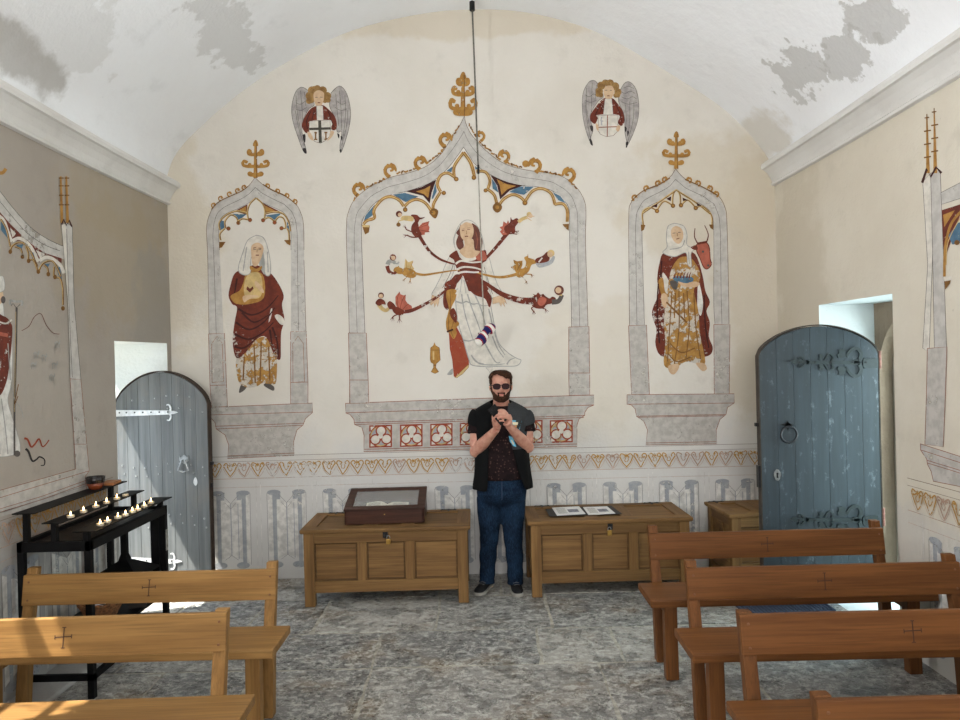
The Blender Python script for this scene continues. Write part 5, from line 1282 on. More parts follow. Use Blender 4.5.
# dark blue door mat
T = thing('door_mat', 'dark blue ribbed mat on the flagstones in front of the blue door', 'mat', on_z(780, 608, 0))
b = MB(); q = [p - T.location for p in quad_on([(733, 604.5), (822, 601.5), (836, 611.5), (746, 616)], 0, 0)]; b.prism(q, (0, 0, .012)); mb = b.build('mat_base', simple('mat_blue', (44, 54, 72), .95, var=.3, scale=60), T)
b = MB(); g = lambda u, v: q[0].lerp(q[1], u).lerp(q[3].lerp(q[2], u), v) + Vector((0, 0, .012))
for i in range(24): b.prism([g((i + .25) / 24, .03), g((i + .7) / 24, .03), g((i + .7) / 24, .97), g((i + .25) / 24, .97)], (0, 0, .005))
b.build('ribs', simple('mat_blue_rib', (58, 70, 92), .95), T)

# ------------------------------------------------------------------ votive candle stand
m_blk = simple('black_painted_steel', (11, 11, 12), .6, .0, var=.25, scale=14, Specular_IOR_Level=.15)
m_tray = simple('sooty_tray', (40, 34, 30), .42, .2, var=.6, scale=14, bump=.5, bscale=90)
SX0, SX1, SY0, SY1, SZ = -2.545, -2.145, 3.90, 4.86, .855
T = thing('candle_stand', 'black metal votive candle stand with three stepped shelves against the left wall', 'candle stand', ((SX0 + SX1) / 2, (SY0 + SY1) / 2, 0)); o_ = T.location
def bx(nm, m_, *q, parent=T, **kw):
    b = MB(); b.box(q[0] - o_.x, q[1] - o_.x, q[2] - o_.y, q[3] - o_.y, q[4], q[5]); return b.build(nm, m_, parent, **kw)
for x in (SX0, SX1 - .035):
    for y in (SY0, SY1 - .035): bx('leg', m_blk, x, x + .035, y, y + .035, .03 if x < -2.3 else 0, SZ - .05, bevel=.002)
b = MB()
for q in ((SX0, SX1, SY0, SY0 + .03), (SX0, SX1, SY1 - .03, SY1), (SX0, SX0 + .03, SY0, SY1), (SX1 - .03, SX1, SY0, SY1)): b.box(q[0] - o_.x, q[1] - o_.x, q[2] - o_.y, q[3] - o_.y, SZ - .05, SZ + .004)
b.build('top_frame', m_blk, T, bevel=.002)
bx('drip_tray', m_tray, SX0 + .02, SX1 - .02, SY0 + .02, SY1 - .02, SZ - .03, SZ - .015)
b = MB(); b.box(SX0 - o_.x, SX1 - o_.x, SY0 - o_.y, SY0 + .02 - o_.y, .10, .135); b.box(SX1 - .025 - o_.x, SX1 - o_.x, SY0 - o_.y, SY1 - o_.y, .10, .135); b.box(SX0 - o_.x, SX1 - o_.x, SY1 - .02 - o_.y, SY1 - o_.y, .10, .135); b.build('foot_rail', m_blk, T)
SH = [(-2.56, -2.44, 1.02), (-2.40, -2.295, .965), (-2.235, -2.11, .915)]
for i, (xa, xb, z) in enumerate(SH):
    s_ = bx('shelf', m_blk, xa, xb, SY0 - .01, SY1 + (.06 if i == 0 else .0), z - .006, z, bevel=.001)
    for y in (SY0 + .008, SY1 - .06): bx('support', m_blk, (xa + xb) / 2 - .014, (xa + xb) / 2 + .014, y, y + .028, SZ - .02, z - .006)
# lower shelf, offering hood and its post
bx('lower_shelf', m_blk, SX0 + .01, SX1 - .01, SY0 + .30, SY1 - .02, .27, .285)
b = MB(); c_ = Vector((-2.32, 4.62, 0)) - o_
b.ring_loft([[c_ + Vector((sx * w, sy * w, z)) for sx, sy in ((-1, -1), (1, -1), (1, 1), (-1, 1))] for w, z in ((.15, .47), (.15, .485), (.03, .56), (.018, .60), (.018, SZ - .03))]); b.build('hood', m_blk, T)
m_label = simple('notice_card', (140, 138, 132), .7, var=.3, scale=50)
b = MB(); b.box(SX1 - .001 - o_.x, SX1 + .003 - o_.x, SY1 - .034 - o_.y, SY1 - .003 - o_.y, .56, .70); b.build('notice_plate', m_label, T)
bx('lock_box', m_blk, SX1 - .09, SX1 - .036, SY1 - .06, SY1, .36, SZ - .05)
# candles
m_wax = N('candle_wax'); m_wax.set(Base_Color=lin((236, 226, 206)), Roughness=.45); m_wax.b.inputs['Subsurface Weight'].default_value = .2; m_wax = m_wax.m
m_cup = simple('tealight_foil', (210, 196, 172), .35, .5)
m_fl = N('candle_flame'); m_fl.set(Base_Color=(1, .6, .2, 1)); m_fl.b.inputs['Emission Color'].default_value = (1, .62, .25, 1); m_fl.b.inputs['Emission Strength'].default_value = 14; m_fl = m_fl.m
m_wick = simple('wick', (30, 24, 20), .9)
def candle(label, loc, lit=True, group=None):
    C_ = thing('tealight_candle', label, 'candle', loc, 0, group)
    b = MB(); b.lathe([(.018, 0), (.0195, .002), (.0195, .013), (.0185, .013), (.0185, .003)], seg=18); b.build('cup', m_cup, C_)
    b = MB(); b.lathe([(.0182, .002), (.0182, .0115), (.010, .0105), (.001, .0105)], seg=18); b.build('wax', m_wax, C_)
    b = MB(); b.tube([(0, 0, .010), (0, 0, .017)], .0009, 6); b.build('wick', m_wick, C_)
    if lit:
        b = MB(); b.lathe([(.0005, .012), (.0036, .017), (.0040, .021), (.0024, .028), (.0004, .036)], seg=12); b.build('flame', m_fl, C_, smooth=True)
    return C_
G1, G2 = 'tealights on the middle shelf of the candle stand', 'tealights on the front shelf of the candle stand'
ordn = ['nearest', 'second', 'third', 'fourth', 'fifth', 'sixth', 'seventh', 'farthest']
mid = [(71, 517.5), (83.6, 512.5), (96, 507.5), (107.7, 503.5), (118, 499.5), (125.5, 496)]
fro = [(100.4, 525.5), (107.7, 522.5), (118, 518.5), (125.6, 516), (132.5, 512.8), (137.8, 510.6), (144.4, 507), (151, 503.5)]
first = None
for i, (x, y) in enumerate(mid):
    p = on_z(x, y, SH[1][2]); p.x = max(-2.378, min(-2.317, p.x))
    lab = 'unlit tealight at the far end of the middle shelf of the candle stand' if i == 5 else 'lit tealight on the middle shelf of the candle stand, %s from the pew' % ordn[i]
    if i == 0: first = candle(lab, p, True, G1)
    elif i == 5: candle(lab, p, False, G1)
    else: dup(first, p, 0, lab, G1)
for i, (x, y) in enumerate(fro):
    p = on_z(x, y, SH[2][2]); p.x = max(-2.212, min(-2.132, p.x))
    dup(first, p, 0, 'lit tealight on the front shelf of the candle stand, %s from the pew' % ordn[i], G2)
# glazed bowl and wooden taper holder on the rear shelf
p = on_z(100, 489, 1.02); p.x = -2.495
T = thing('glazed_bowl', 'brown glazed pottery bowl with dark rim on the rear shelf of the candle stand', 'bowl', p)
b = MB(); b.lathe([(.03, 0), (.035, .004), (.046, .02), (.052, .042), (.047, .042), (.040, .02), (.01, .008)], seg=28); b.build('bowl_body', simple('terracotta_glaze', (112, 54, 30), .25), T, smooth=True)
b = MB(); b.lathe([(.0525, .041), (.056, .060), (.058, .080), (.052, .080), (.048, .044)], seg=28, cap=False); b.build('rim', simple('dark_glaze', (30, 26, 26), .15), T, smooth=True)
T = thing('wooden_block', 'small flat wooden block beside the bowl on the rear shelf', 'block', (-2.50, 4.80, 1.02), .1)
b = MB(); b.box(-.04, .05, -.06, .07, 0, .018); b.build('block', simple('orange_wood', (160, 104, 60), .5), T, bevel=.002)
# basket with paper on lower shelf
m_wick2 = simple('wicker', (128, 84, 50), .8, var=.5, scale=60, bump=1, bscale=150)
T = thing('wicker_basket', 'round wicker basket with white paper on the lower shelf of the candle stand', 'basket', (-2.34, 4.36, .286))
b = MB(); R_ = []
for i in range(7):
    t = i / 6; b.tube([((.075 + .045 * t) * math.cos(a_) , (.075 + .045 * t) * math.sin(a_), .008 + .085 * t) for a_ in [2 * PI * k / 24 for k in range(25)]], .0085, 6, cap=False)
b.lathe([(.075, 0), (.078, .008), (.118, .09), (.112, .09), (.07, .012)], seg=24); b.build('woven_body', m_wick2, T)
b = MB(); b.tube([(.122 * math.cos(a_), .122 * math.sin(a_), .098 + .004 * math.sin(a_ * 14)) for a_ in [2 * PI * k / 48 for k in range(49)]], .010, 8, cap=False); b.build('rim', m_wick2, T)
Tp = thing('crumpled_paper', 'crumpled white paper lying in the wicker basket', 'paper', (-2.34, 4.36, .346))
b = MB(); R = random.Random(5); vs = []
for i in range(9):
    for j in range(9): vs.append(b.bm.verts.new((-.06 + .015 * i, -.06 + .015 * j, .03 + R.uniform(-.018, .025))))
for i in range(8):
    for j in range(8): b.face([vs[i * 9 + j], vs[i * 9 + j + 1], vs[(i + 1) * 9 + j + 1], vs[(i + 1) * 9 + j]])
o = b.build('paper_sheet', simple('tissue', (224, 224, 232), .8, var=.05), Tp); sm = o.modifiers.new('solid', 'SOLIDIFY'); sm.thickness = .002
for i, (x, y, lab) in enumerate(((-2.22, 4.58, 'dark leaflet box at the front of the lower shelf beside the basket'),)):
    T = thing('leaflet_box', lab, 'box', (x, y, .286), .35)
    b = MB(); b.box(-.05, .05, -.08, .08, 0, .05); b.build('box_body', simple('dark_box', (40, 34, 30), .6), T, bevel=.003)
    b = MB()
    for j in range(4): b.box(-.045, .045, -.07 + j * .035, -.052 + j * .035, .051, .056)
    b.build('leaflets', simple('cream_leaflet', (196, 184, 156), .8), T)

# ------------------------------------------------------------------ bell rope
T = thing('bell_rope', 'grey bell rope with striped woollen grip hanging down the middle of the back wall', 'rope', at_y(484, 335, 5.84))
o_ = T.location; A = lambda x, y, Y=5.84: at_y(x, y, Y) - o_
b = MB(); top_ = A(472.3, 13); b.tube([top_ + Vector((0, 0, .06)), A(474.3, 60), A(476, 110), A(478.3, 170)], .0068, 8); b.build('upper_rope', simple('rope_dark', (104, 100, 92), .9, var=.3, scale=60), T)
b = MB(); b.tube([A(478.3, 170), A(480, 215), A(481.8, 270), A(483.3, 310), A(484.2, 329)], .005, 8); b.build('lower_rope', simple('rope_grey', (156, 152, 140), .9, var=.2, scale=60), T)
b = MB(); b.tube([A(478.2, 165), A(478.4, 174)], [.009, .009], 8); b.build('splice', m_iron, T)
k = N('striped_wool'); w = k.n('ShaderNodeTexWave', wave_type='BANDS', bands_direction='DIAGONAL'); k.l(k.pos(True), w.inputs['Vector']); w.inputs['Scale'].default_value = 5.5; w.inputs['Distortion'].default_value = 1.2
cr = k.n('ShaderNodeValToRGB'); cr.color_ramp.interpolation = 'CONSTANT'; e = cr.color_ramp.elements; e[0].position = 0; e[0].color = lin((30, 30, 88)); e[1].position = .34; e[1].color = lin((168, 34, 40)); x_ = e.new(.66); x_.color = lin((226, 222, 214))
k.l(w.outputs['Fac'], cr.inputs[0]); k.color(cr.outputs[0]); k.set(Roughness=1); k.bump(k.noise(200, 3, obj=True), .6, .006)
b = MB(); b.tube(crom([A(477.5, 343, 5.82), A(482, 339, 5.80), A(485.5, 332, 5.80), A(489, 328.5, 5.80), A(492.5, 329.5, 5.82)], 5), [.028] + [.040] * 3 + [.043] * 5 + [.029] * 4 + [.037] * 2 + [.043] * 5 + [.032], 14); b.build('wool_grip', k.m, T, smooth=True)
b = MB(); b.tube([A(484.2, 329), A(483.5, 334, 5.81), A(479.5, 336, 5.78), A(478.5, 333.5, 5.80), A(484, 331, 5.80)], .006, 8); b.build('loop', simple('rope_black', (52, 48, 46), .9), T)
b = MB(); b.tube([top_ + Vector((0, 0, .02)), top_ + Vector((0, 0, .09))], .022, 10); b.build('rope_guide', m_iron, T)
# ------------------------------------------------------------------ the standing man
PT = thing('person', 'person in sunglasses, open sleeveless vest and jeans, holding a phone between the two chests', 'person', (.115, 5.60, 0))
o_ = PT.location.copy()
def PP(x, y, Y): return at_y(440 + x / 6, 360 + y / 6, Y) - o_       # crop pixels of the man
def QQ(x, y, Y): return at_y(x, y, Y) - o_
HC = QQ(500.8, 386, 5.57)
HR = [(1.459, .016, .018, -.060), (1.466, .034, .036, -.042), (1.484, .052, .064, -.024), (1.510, .063, .082, -.012), (1.540, .070, .089, -.006), (1.575, .075, .093, 0), (1.610, .078, .098, .004), (1.645, .076, .096, .006), (1.675, .066, .084, .008), (1.693, .047, .060, .010), (1.703, .020, .026, .010)]
def hring(z):
    for a_, c_ in zip(HR, HR[1:]):
        if z <= c_[0]:
            t = max(0, (z - a_[0]) / (c_[0] - a_[0])); return [a_[i] + (c_[i] - a_[i]) * t for i in (1, 2, 3)]
    return list(HR[-1][1:])
def hpt(th, z, off=0):
    rx, ry, cy = hring(z); return Vector((HC.x + (rx + off) * math.sin(th), HC.y + cy - (ry + off) * math.cos(th), z))
def remesh(o, v, sm=4, f=.5):
    r = o.modifiers.new('remesh', 'REMESH'); r.mode = 'VOXEL'; r.voxel_size = v; r.use_smooth_shade = True
    s_ = o.modifiers.new('smooth', 'SMOOTH'); s_.factor = f; s_.iterations = sm
def torso(b, rows, seg=32, sq=2.3):
    R_ = []
    for z, cx_, cy_, rx, ry in rows:
        L = []
        for k_ in range(seg):
            t = 2 * PI * k_ / seg; c_, s_ = math.cos(t), math.sin(t)
            L.append(Vector((cx_ + rx * math.copysign(abs(c_) ** (2 / sq), c_), cy_ + ry * math.copysign(abs(s_) ** (2 / sq), s_), z)))
        R_.append(L)
    b.ring_loft(R_)
ShL, ShR = PP(232, 335, 5.60), PP(503, 338, 5.60)
ElL, ElR = PP(213, 548, 5.55), PP(528, 522, 5.55)
WrL, WrR = PP(342, 412, 5.32), PP(410, 392, 5.32)
cxT = QQ(501, 440, 5.6).x
b = MB()
b.ring_loft([[hpt(2 * PI * k_ / 24, z) for k_ in range(24)] for z in [1.459, 1.466, 1.475, 1.484, 1.497, 1.51, 1.525, 1.54, 1.558, 1.575, 1.592, 1.61, 1.628, 1.645, 1.66, 1.675, 1.693, 1.703]])
fy = HC.y - .093
b.tube([(HC.x, fy + .012, 1.588), (HC.x, fy - .004, 1.57), (HC.x, fy - .016, 1.552), (HC.x, fy - .004, 1.543)], [.008, .010, .0135, .009], 10)      # nose
for s_ in (-1, 1):
    b.ell((HC.x + s_ * .011, fy - .003, 1.547), (.008, .008, .007), 10, 6)
    b.ell((HC.x + s_ * .030, fy + .016, 1.602), (.026, .012, .008), 12, 6)
    b.ell((HC.x + s_ * .042, fy + .026, 1.552), (.024, .02, .018), 12, 8)
    b.ell((HC.x + s_ * .083, HC.y + .006, 1.572), (.009, .020, .030), 10, 8)
b.ell((HC.x, fy + .004, 1.521), (.024, .010, .0065), 12, 6); b.ell((HC.x, fy + .006, 1.513), (.020, .010, .006), 12, 6)
b.tube([(HC.x, HC.y + .03, 1.55), (HC.x, HC.y + .028, 1.47), (cxT + .01, .03, 1.40)], [.060, .060, .072], 18)
torso(b, [(1.40, cxT, .02, .12, .08), (1.37, cxT, .02, .17, .10), (1.25, cxT, .01, .17, .12), (1.05, cxT, 0, .165, .13), (.90, cxT, 0, .16, .12), (.82, cxT - .005, 0, .15, .11)])
for Sh, El, Wr in ((ShL, ElL, WrL), (ShR, ElR, WrR)):
    m1 = Sh.lerp(El, .5); m2 = El.lerp(Wr, .35); m3 = El.lerp(Wr, .7)
    b.tube([Sh, m1, El.lerp(Sh, .12)], [.062, .056, .049], 16); b.ell(El, (.047, .048, .047), 14, 10)
    b.tube([El, m2, m3, Wr], [.046, .047, .036, .027], 16, flat=.95)
# legs inside the jeans
for pts in (([(490, 500, 5.6), (489, 535, 5.59), (487, 580, 5.60)]), ([(514, 500, 5.6), (514, 535, 5.58), (515, 580, 5.56)])):
    b.tube([QQ(*p) for p in pts], [.075, .055, .035], 14)
def finger(pts, Y, r=.0088):
    P_ = [PP(x, y, Y + d) for x, y, d in pts]; n_ = len(P_) - 1
    b.tube(crom(P_, 3), [r * (1.05 - .22 * i / (3 * n_)) for i in range(3 * n_ + 1)], 10); b.ell(P_[-1], (r * .83,) * 3, 8, 6)
YH = 5.27
# his right hand (left in view), fingers folded round the phone
b.tube([WrL, PP(341, 398, 5.29), PP(341, 375, 5.275), PP(342, 352, YH)], [.027, .030, .036, .030], 14, flat=.62, side=(1, 0, 0))
finger([(322, 368, 0), (316, 340, -.012), (326, 312, -.018)], YH); finger([(336, 358, -.01), (338, 334, -.035), (356, 328, -.040), (374, 334, -.03)], YH)
finger([(346, 364, -.012), (350, 348, -.038), (368, 344, -.042), (384, 352, -.028)], YH); finger([(352, 378, -.01), (358, 366, -.034), (374, 364, -.036), (386, 370, -.022)], YH, .0078)
finger([(330, 388, 0), (318, 368, -.02), (322, 352, -.034), (332, 340, -.034)], YH, .010)
# his left hand
b.tube([WrR, PP(410, 376, 5.295), PP(406, 352, 5.28), PP(402, 330, YH)], [.027, .030, .035, .030], 14, flat=.62, side=(1, 0, 0))
finger([(404, 322, 0), (388, 304, -.02), (368, 298, -.03), (350, 302, -.024)], YH); finger([(408, 330, -.005), (390, 314, -.030), (370, 311, -.042), (352, 316, -.034)], YH)
finger([(408, 342, -.008), (392, 330, -.036), (374, 327, -.048), (360, 330, -.044)], YH); finger([(408, 356, -.01), (394, 346, -.034), (380, 344, -.045), (370, 348, -.044)], YH, .0078)
finger([(418, 368, 0), (408, 388, -.018), (394, 392, -.030), (384, 384, -.034)], YH, .010)
k = N('skin'); k.color(k.mix(k.ramp(k.noise(26, 4, obj=True), .35, .7), lin((198, 148, 126)), lin((180, 120, 102)))); k.set(Roughness=.5); k.b.inputs['Subsurface Weight'].default_value = .12; k.b.inputs['Subsurface Radius'].default_value = (.03, .012, .008)
body = b.build('body', k.m, PT); remesh(body, .0042, 3, .4)
# lips, sunglasses, hair, beard
b = MB(); b.tube(crom([Vector((HC.x - .022, fy + .0045, 1.519)), Vector((HC.x - .008, fy - .005, 1.517)), Vector((HC.x + .008, fy - .005, 1.517)), Vector((HC.x + .022, fy + .0045, 1.519))], 4), [.002, .0035, .0045, .005, .005, .005, .005, .005, .005, .005, .0045, .0035, .002], 8); b.build('lips', simple('lips', (176, 104, 96), .5), PT, smooth=True)
k = N('brown_hair'); k.color(k.mix(k.ramp(k.noise(1, 4, .6, stretch=(160, 60, 60), obj=True), .35, .65), lin((66, 40, 25)), lin((34, 21, 14)))); k.set(Roughness=.8, Specular_IOR_Level=.15); k.bump(k.noise(1, 4, .6, stretch=(220, 90, 90), obj=True), .6, .006); m_hair = k.m
def shell(name, keep, off, mat, zs, nth=48, thick=.006):
    b = MB(); G = []
    for z in zs: G.append([b.bm.verts.new(hpt(2 * PI * k_ / nth - PI, z, off(2 * PI * k_ / nth - PI, z))) for k_ in range(nth)])
    for i in range(len(zs) - 1):
        for j in range(nth):
            th = 2 * PI * (j + .5) / nth - PI; z = (zs[i] + zs[i + 1]) / 2
            if keep(th, z): b.face([G[i][j], G[i][(j + 1) % nth], G[i + 1][(j + 1) % nth], G[i + 1][j]])
    if name == 'hair': b.face(G[-1])
    bmesh.ops.delete(b.bm, geom=[v for v in b.bm.verts if not v.link_faces], context='VERTS')
    o = b.build(name, mat, PT, smooth=True); s_ = o.modifiers.new('solid', 'SOLIDIFY'); s_.thickness = thick; s_.offset = -1
    q = o.modifiers.new('sub', 'SUBSURF'); q.levels = q.render_levels = 1
    return o
wob = lambda th, z: .0025 * math.sin(th * 13 + z * 90) + .002 * math.sin(th * 7 - z * 140)
hairline = lambda th: 1.652 + .014 * math.cos(th * 2 + .6) - .012 * math.sin(th * 3) if abs(th) < .95 else (1.648 - (abs(th) - .95) * .35 if abs(th) < 1.15 else (1.585 if abs(th) < 1.45 else 1.515 + max(0, 1.9 - abs(th)) * .1))
shell('hair', lambda th, z: z > hairline(th), lambda th, z: .011 + wob(th, z) + (.007 if z > 1.64 else 0) + (.006 if z > 1.64 and abs(th) < 1 else 0), m_hair, [1.50 + .0078 * i for i in range(26)] + [1.705], thick=.012)
def beard_keep(th, z):
    a_ = abs(th)
    if a_ > 1.5: return False
    if a_ > 1.22: return 1.468 < z < 1.60
    low = z < 1.502 + .034 * max(0, (a_ - .30)) / .9 * 1.6
    tache = a_ < .42 and 1.523 < z < 1.534
    side = .30 < a_ < .42 and z < 1.534
    mouth = a_ < .24 and 1.510 < z < 1.522
    return (low or tache or side) and not mouth
shell('beard', beard_keep, lambda th, z: .007 + wob(th, z) * .6 + (.005 if z < 1.49 else 0), m_hair, [1.456 + .0052 * i for i in range(29)], nth=72, thick=.008)
m_frame = simple('sunglass_frame', (46, 22, 22), .25)
m_lens = simple('sunglass_lens', (40, 12, 16), .5, Specular_IOR_Level=.15)
sg = bpy.data.objects.new('sunglasses', None); COL.objects.link(sg); sg.parent = PT
ye = fy - .012
for s_ in (-1, 1):
    c_ = Vector((HC.x + s_ * .0335, ye, 1.580)); E_ = [c_ + Vector((.0275 * math.copysign(abs(math.cos(t)) ** .8, math.cos(t)), abs(math.cos(t)) * (.004 if s_ * math.cos(t) > 0 else 0), .0205 * math.copysign(abs(math.sin(t)) ** .8, math.sin(t)))) for t in [2 * PI * k_ / 24 for k_ in range(24)]]
    b = MB(); b.prism(E_, (0, .003, 0)); b.build('lens', m_lens, sg)
    b = MB(); b.tube(E_ + [E_[0], E_[1]], .0032, 8, cap=False); b.build('rim', m_frame, sg, smooth=True)
    b = MB(); b.tube([(HC.x + s_ * .060, ye + .004, 1.590), (HC.x + s_ * .080, ye + .03, 1.589), (HC.x + s_ * .088, HC.y - .01, 1.588), (HC.x + s_ * .088, HC.y + .02, 1.575)], .003, 6); b.build('temple', m_frame, sg)
b = MB(); b.tube([(HC.x - .008, ye, 1.588), (HC.x, ye - .002, 1.591), (HC.x + .008, ye, 1.588)], .003, 8); b.build('bridge', m_frame, sg)
# t-shirt
k = N('patterned_tshirt'); v = k.n('ShaderNodeTexVoronoi'); v.inputs['Scale'].default_value = 42; k.l(k.pos(True), v.inputs['Vector'])
c = k.mix(k.ramp(v.outputs['Distance'], .18, .30, 1, 0), lin((34, 24, 25)), lin((78, 58, 52))); c = k.mix(k.ramp(k.noise(22, 3, obj=True), .5, .62), c, lin((26, 19, 20))); k.color(c); k.set(Roughness=.95, Specular_IOR_Level=.12); m_ts = k.m
b = MB()
torso(b, [(1.425, cxT + .005, .025, .085, .075), (1.405, cxT, .02, .15, .10), (1.37, cxT, .02, .205, .125), (1.30, cxT, .01, .195, .14), (1.18, cxT, 0, .188, .15), (1.05, cxT, -.005, .188, .158), (.93, cxT, -.005, .182, .155), (.865, cxT, -.005, .180, .15), (.862, cxT, -.005, .17, .14)])
for Sh, El in ((ShL, ElL), (ShR, ElR)): b.tube([Sh + Vector((0, 0, .01)), Sh.lerp(El, .25), Sh.lerp(El, .52)], [.075, .074, .077], 18)
o = b.build('tshirt', m_ts, PT); remesh(o, .007, 3)
# jeans
k = N('denim'); c = k.mix(k.ramp(k.noise(7, 5, .6, obj=True), .35, .65), lin((22, 41, 62)), lin((12, 24, 40))); c = k.mix(k.math('MULTIPLY', k.ramp(k.noise(1, 2, .5, stretch=(300, 300, 40), obj=True), .5, .6), .3), c, lin((52, 78, 106))); k.color(c); k.set(Roughness=.9, Specular_IOR_Level=.12)
k.bump(k.noise(9, 4, .6, stretch=(1, 1, 2.6), obj=True), .5, .02); m_jean = k.m
b = MB()
hx_ = QQ(501.5, 485, 5.6).x
torso(b, [(.90, hx_, 0, .172, .135), (.82, hx_, 0, .188, .148), (.76, hx_, .0, .195, .150), (.70, hx_, .0, .186, .125), (.665, hx_, 0, .165, .09)], sq=2.4)
for pts, rr_ in (([(489, 497, 5.60), (489.5, 512, 5.60), (489.3, 535, 5.585), (488.0, 556, 5.60), (487.3, 574, 5.60), (487, 583, 5.595)], [.097, .096, .074, .066, .059, .061]), ([(513.2, 497, 5.60), (512.8, 512, 5.60), (513, 535, 5.57), (514.6, 556, 5.575), (515.2, 574, 5.57), (515.4, 584, 5.565)], [.098, .096, .075, .067, .061, .063])):
    P_ = crom([QQ(*p) for p in pts], 5); n_ = len(P_); rad = []
    for i in range(n_):
        t = i / 5; j = min(int(t), len(rr_) - 2); r_ = rr_[j] + (rr_[j + 1] - rr_[j]) * (t - j)
        if i > n_ * .40: r_ += .003 * math.sin(i * 1.35)
        rad.append(r_)
    b.tube(P_, rad, 20)
o = b.build('jeans', m_jean, PT); remesh(o, .0075, 4)
b = MB(); b.tube([(hx_ - .002, -.150, .86), (hx_ - .002, -.158, .80), (hx_ - .004, -.155, .72)], .004, 6); b.build('fly_seam', simple('denim_seam', (26, 44, 68), .9), PT)
# vest: open front shell
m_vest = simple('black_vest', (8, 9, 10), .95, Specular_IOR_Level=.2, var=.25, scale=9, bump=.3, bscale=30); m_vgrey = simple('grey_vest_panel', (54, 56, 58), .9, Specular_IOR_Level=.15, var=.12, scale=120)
# rows: z, rx, ry, left edge x, right edge x (metres from the middle, front), flare of shoulders
VR = [(1.462, .078, .080, -.050, .052), (1.44, .115, .095, -.056, .050), (1.415, .158, .112, -.060, .044), (1.385, .210, .126, -.062, .040), (1.34, .232, .145, -.066, .036), (1.28, .222, .158, -.072, .038), (1.20, .206, .168, -.080, .046), (1.10, .202, .174, -.090, .066), (1.00, .206, .178, -.096, .092), (.90, .214, .182, -.100, .120), (.84, .222, .186, -.104, .140), (.785, .228, .188, -.112, .160)]
b = MB(); G = []; nth = 44; info = []
for ri, (z, rx, ry, xl_, xr_) in enumerate(VR):
    a0 = -math.asin(max(-.97, min(.97, xl_ / rx))); a1 = math.asin(max(-.97, min(.97, xr_ / rx)))
    row = []
    for j in range(nth + 1):
        th = a1 + (2 * PI - a1 - a0) * j / nth          # from right edge round the back to left edge
        fold = (.006 * math.sin(th * 9 + ri * .7) if ri > 3 else .002)
        ex = .9
        sx = math.copysign(abs(math.sin(th)) ** ex, math.sin(th)); cy_ = math.copysign(abs(math.cos(th)) ** ex, math.cos(th))
        drop = (-.012 * abs(math.sin(th)) if ri == 0 else 0) + (.02 * math.cos(th) * (-1 if ri == 0 else 0))
        row.append(b.bm.verts.new((cxT + .004 + (rx + fold) * sx, .012 - (ry + fold) * cy_, z + drop)))
    G.append(row)
for i in range(len(VR) - 1):
    for j in range(nth):
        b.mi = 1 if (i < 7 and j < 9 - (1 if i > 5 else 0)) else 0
        b.face([G[i][j], G[i][j + 1], G[i + 1][j + 1], G[i + 1][j]])
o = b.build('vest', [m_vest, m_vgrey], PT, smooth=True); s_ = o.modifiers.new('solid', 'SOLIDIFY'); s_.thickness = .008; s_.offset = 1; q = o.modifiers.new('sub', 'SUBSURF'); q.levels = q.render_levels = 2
# shoulder wings of the vest with folded edge
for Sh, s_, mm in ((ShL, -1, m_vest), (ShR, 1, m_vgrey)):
    b = MB(); R_ = []
    El = ElL if s_ < 0 else ElR
    for i, (t, rr) in enumerate(((-.10, .060), (.02, .083), (.15, .089), (.32, .089))):
        c_ = Sh.lerp(El, t) + Vector((s_ * -.004, 0, .012 - t * .02)); L = []
        for k_ in range(15):
            a_ = -1.9 + 3.8 * k_ / 14
            L.append(c_ + Vector((s_ * rr * math.cos(a_) * .95, rr * math.sin(a_), rr * .25 * math.cos(a_))))
        R_.append(L)
    V_ = [b._v(r) for r in R_]
    for a_, c_ in zip(V_, V_[1:]):
        for k_ in range(14): b.face([a_[k_], a_[k_ + 1], c_[k_ + 1], c_[k_]])
    o = b.build('shoulder_flap', mm, PT, smooth=True); q = o.modifiers.new('solid', 'SOLIDIFY'); q.thickness = .006; q = o.modifiers.new('sub', 'SUBSURF'); q.levels = q.render_levels = 2
# blue badge patches on the chest of the vest
m_badge = simple('sky_blue_badge', (98, 172, 202), .6, var=.2, scale=60); m_bw = simple('badge_cream', (220, 208, 176), .7); m_bo = simple('badge_orange', (206, 140, 70), .7)
def vy(z, x):
    for a_, c_ in zip(VR, VR[1:]):
        if z >= c_[0]:
            t = (a_[0] - z) / (a_[0] - c_[0]); rx = a_[1] + (c_[1] - a_[1]) * t; ry = a_[2] + (c_[2] - a_[2]) * t; break
    u = min(.98, abs(x) / rx); return .012 - (ry + .016) * math.cos(math.asin(u))
def patch(px, m, lift=0):
    P_ = []
    for x, y in px:
        p = PP(x, y, 5.44); P_.append(Vector((p.x, vy(p.z, p.x - cxT) - .004 - lift, p.z)))
    return P_
for nm, base_, det in (('badge', [(427, 360), (492, 368), (478, 420), (430, 412)], [([(436, 372), (470, 376), (466, 392), (436, 388)], m_bw), ([(440, 392), (462, 394), (458, 410), (440, 406)], m_bo)]), ('badge', [(412, 455), (436, 462), (458, 522), (440, 516), (420, 490)], [([(424, 478), (434, 480), (446, 508), (436, 505)], m_bw)])):
    b = MB(); b.prism(patch(base_, None), (0, -.003, 0)); bo = b.build(nm, m_badge, PT); bo['label'] = 'sky blue badge'
    for q, m_ in det:
        b = MB(); b.prism(patch(q, None, .003), (0, -.001, 0)); b.build('badge_print', m_, bo)
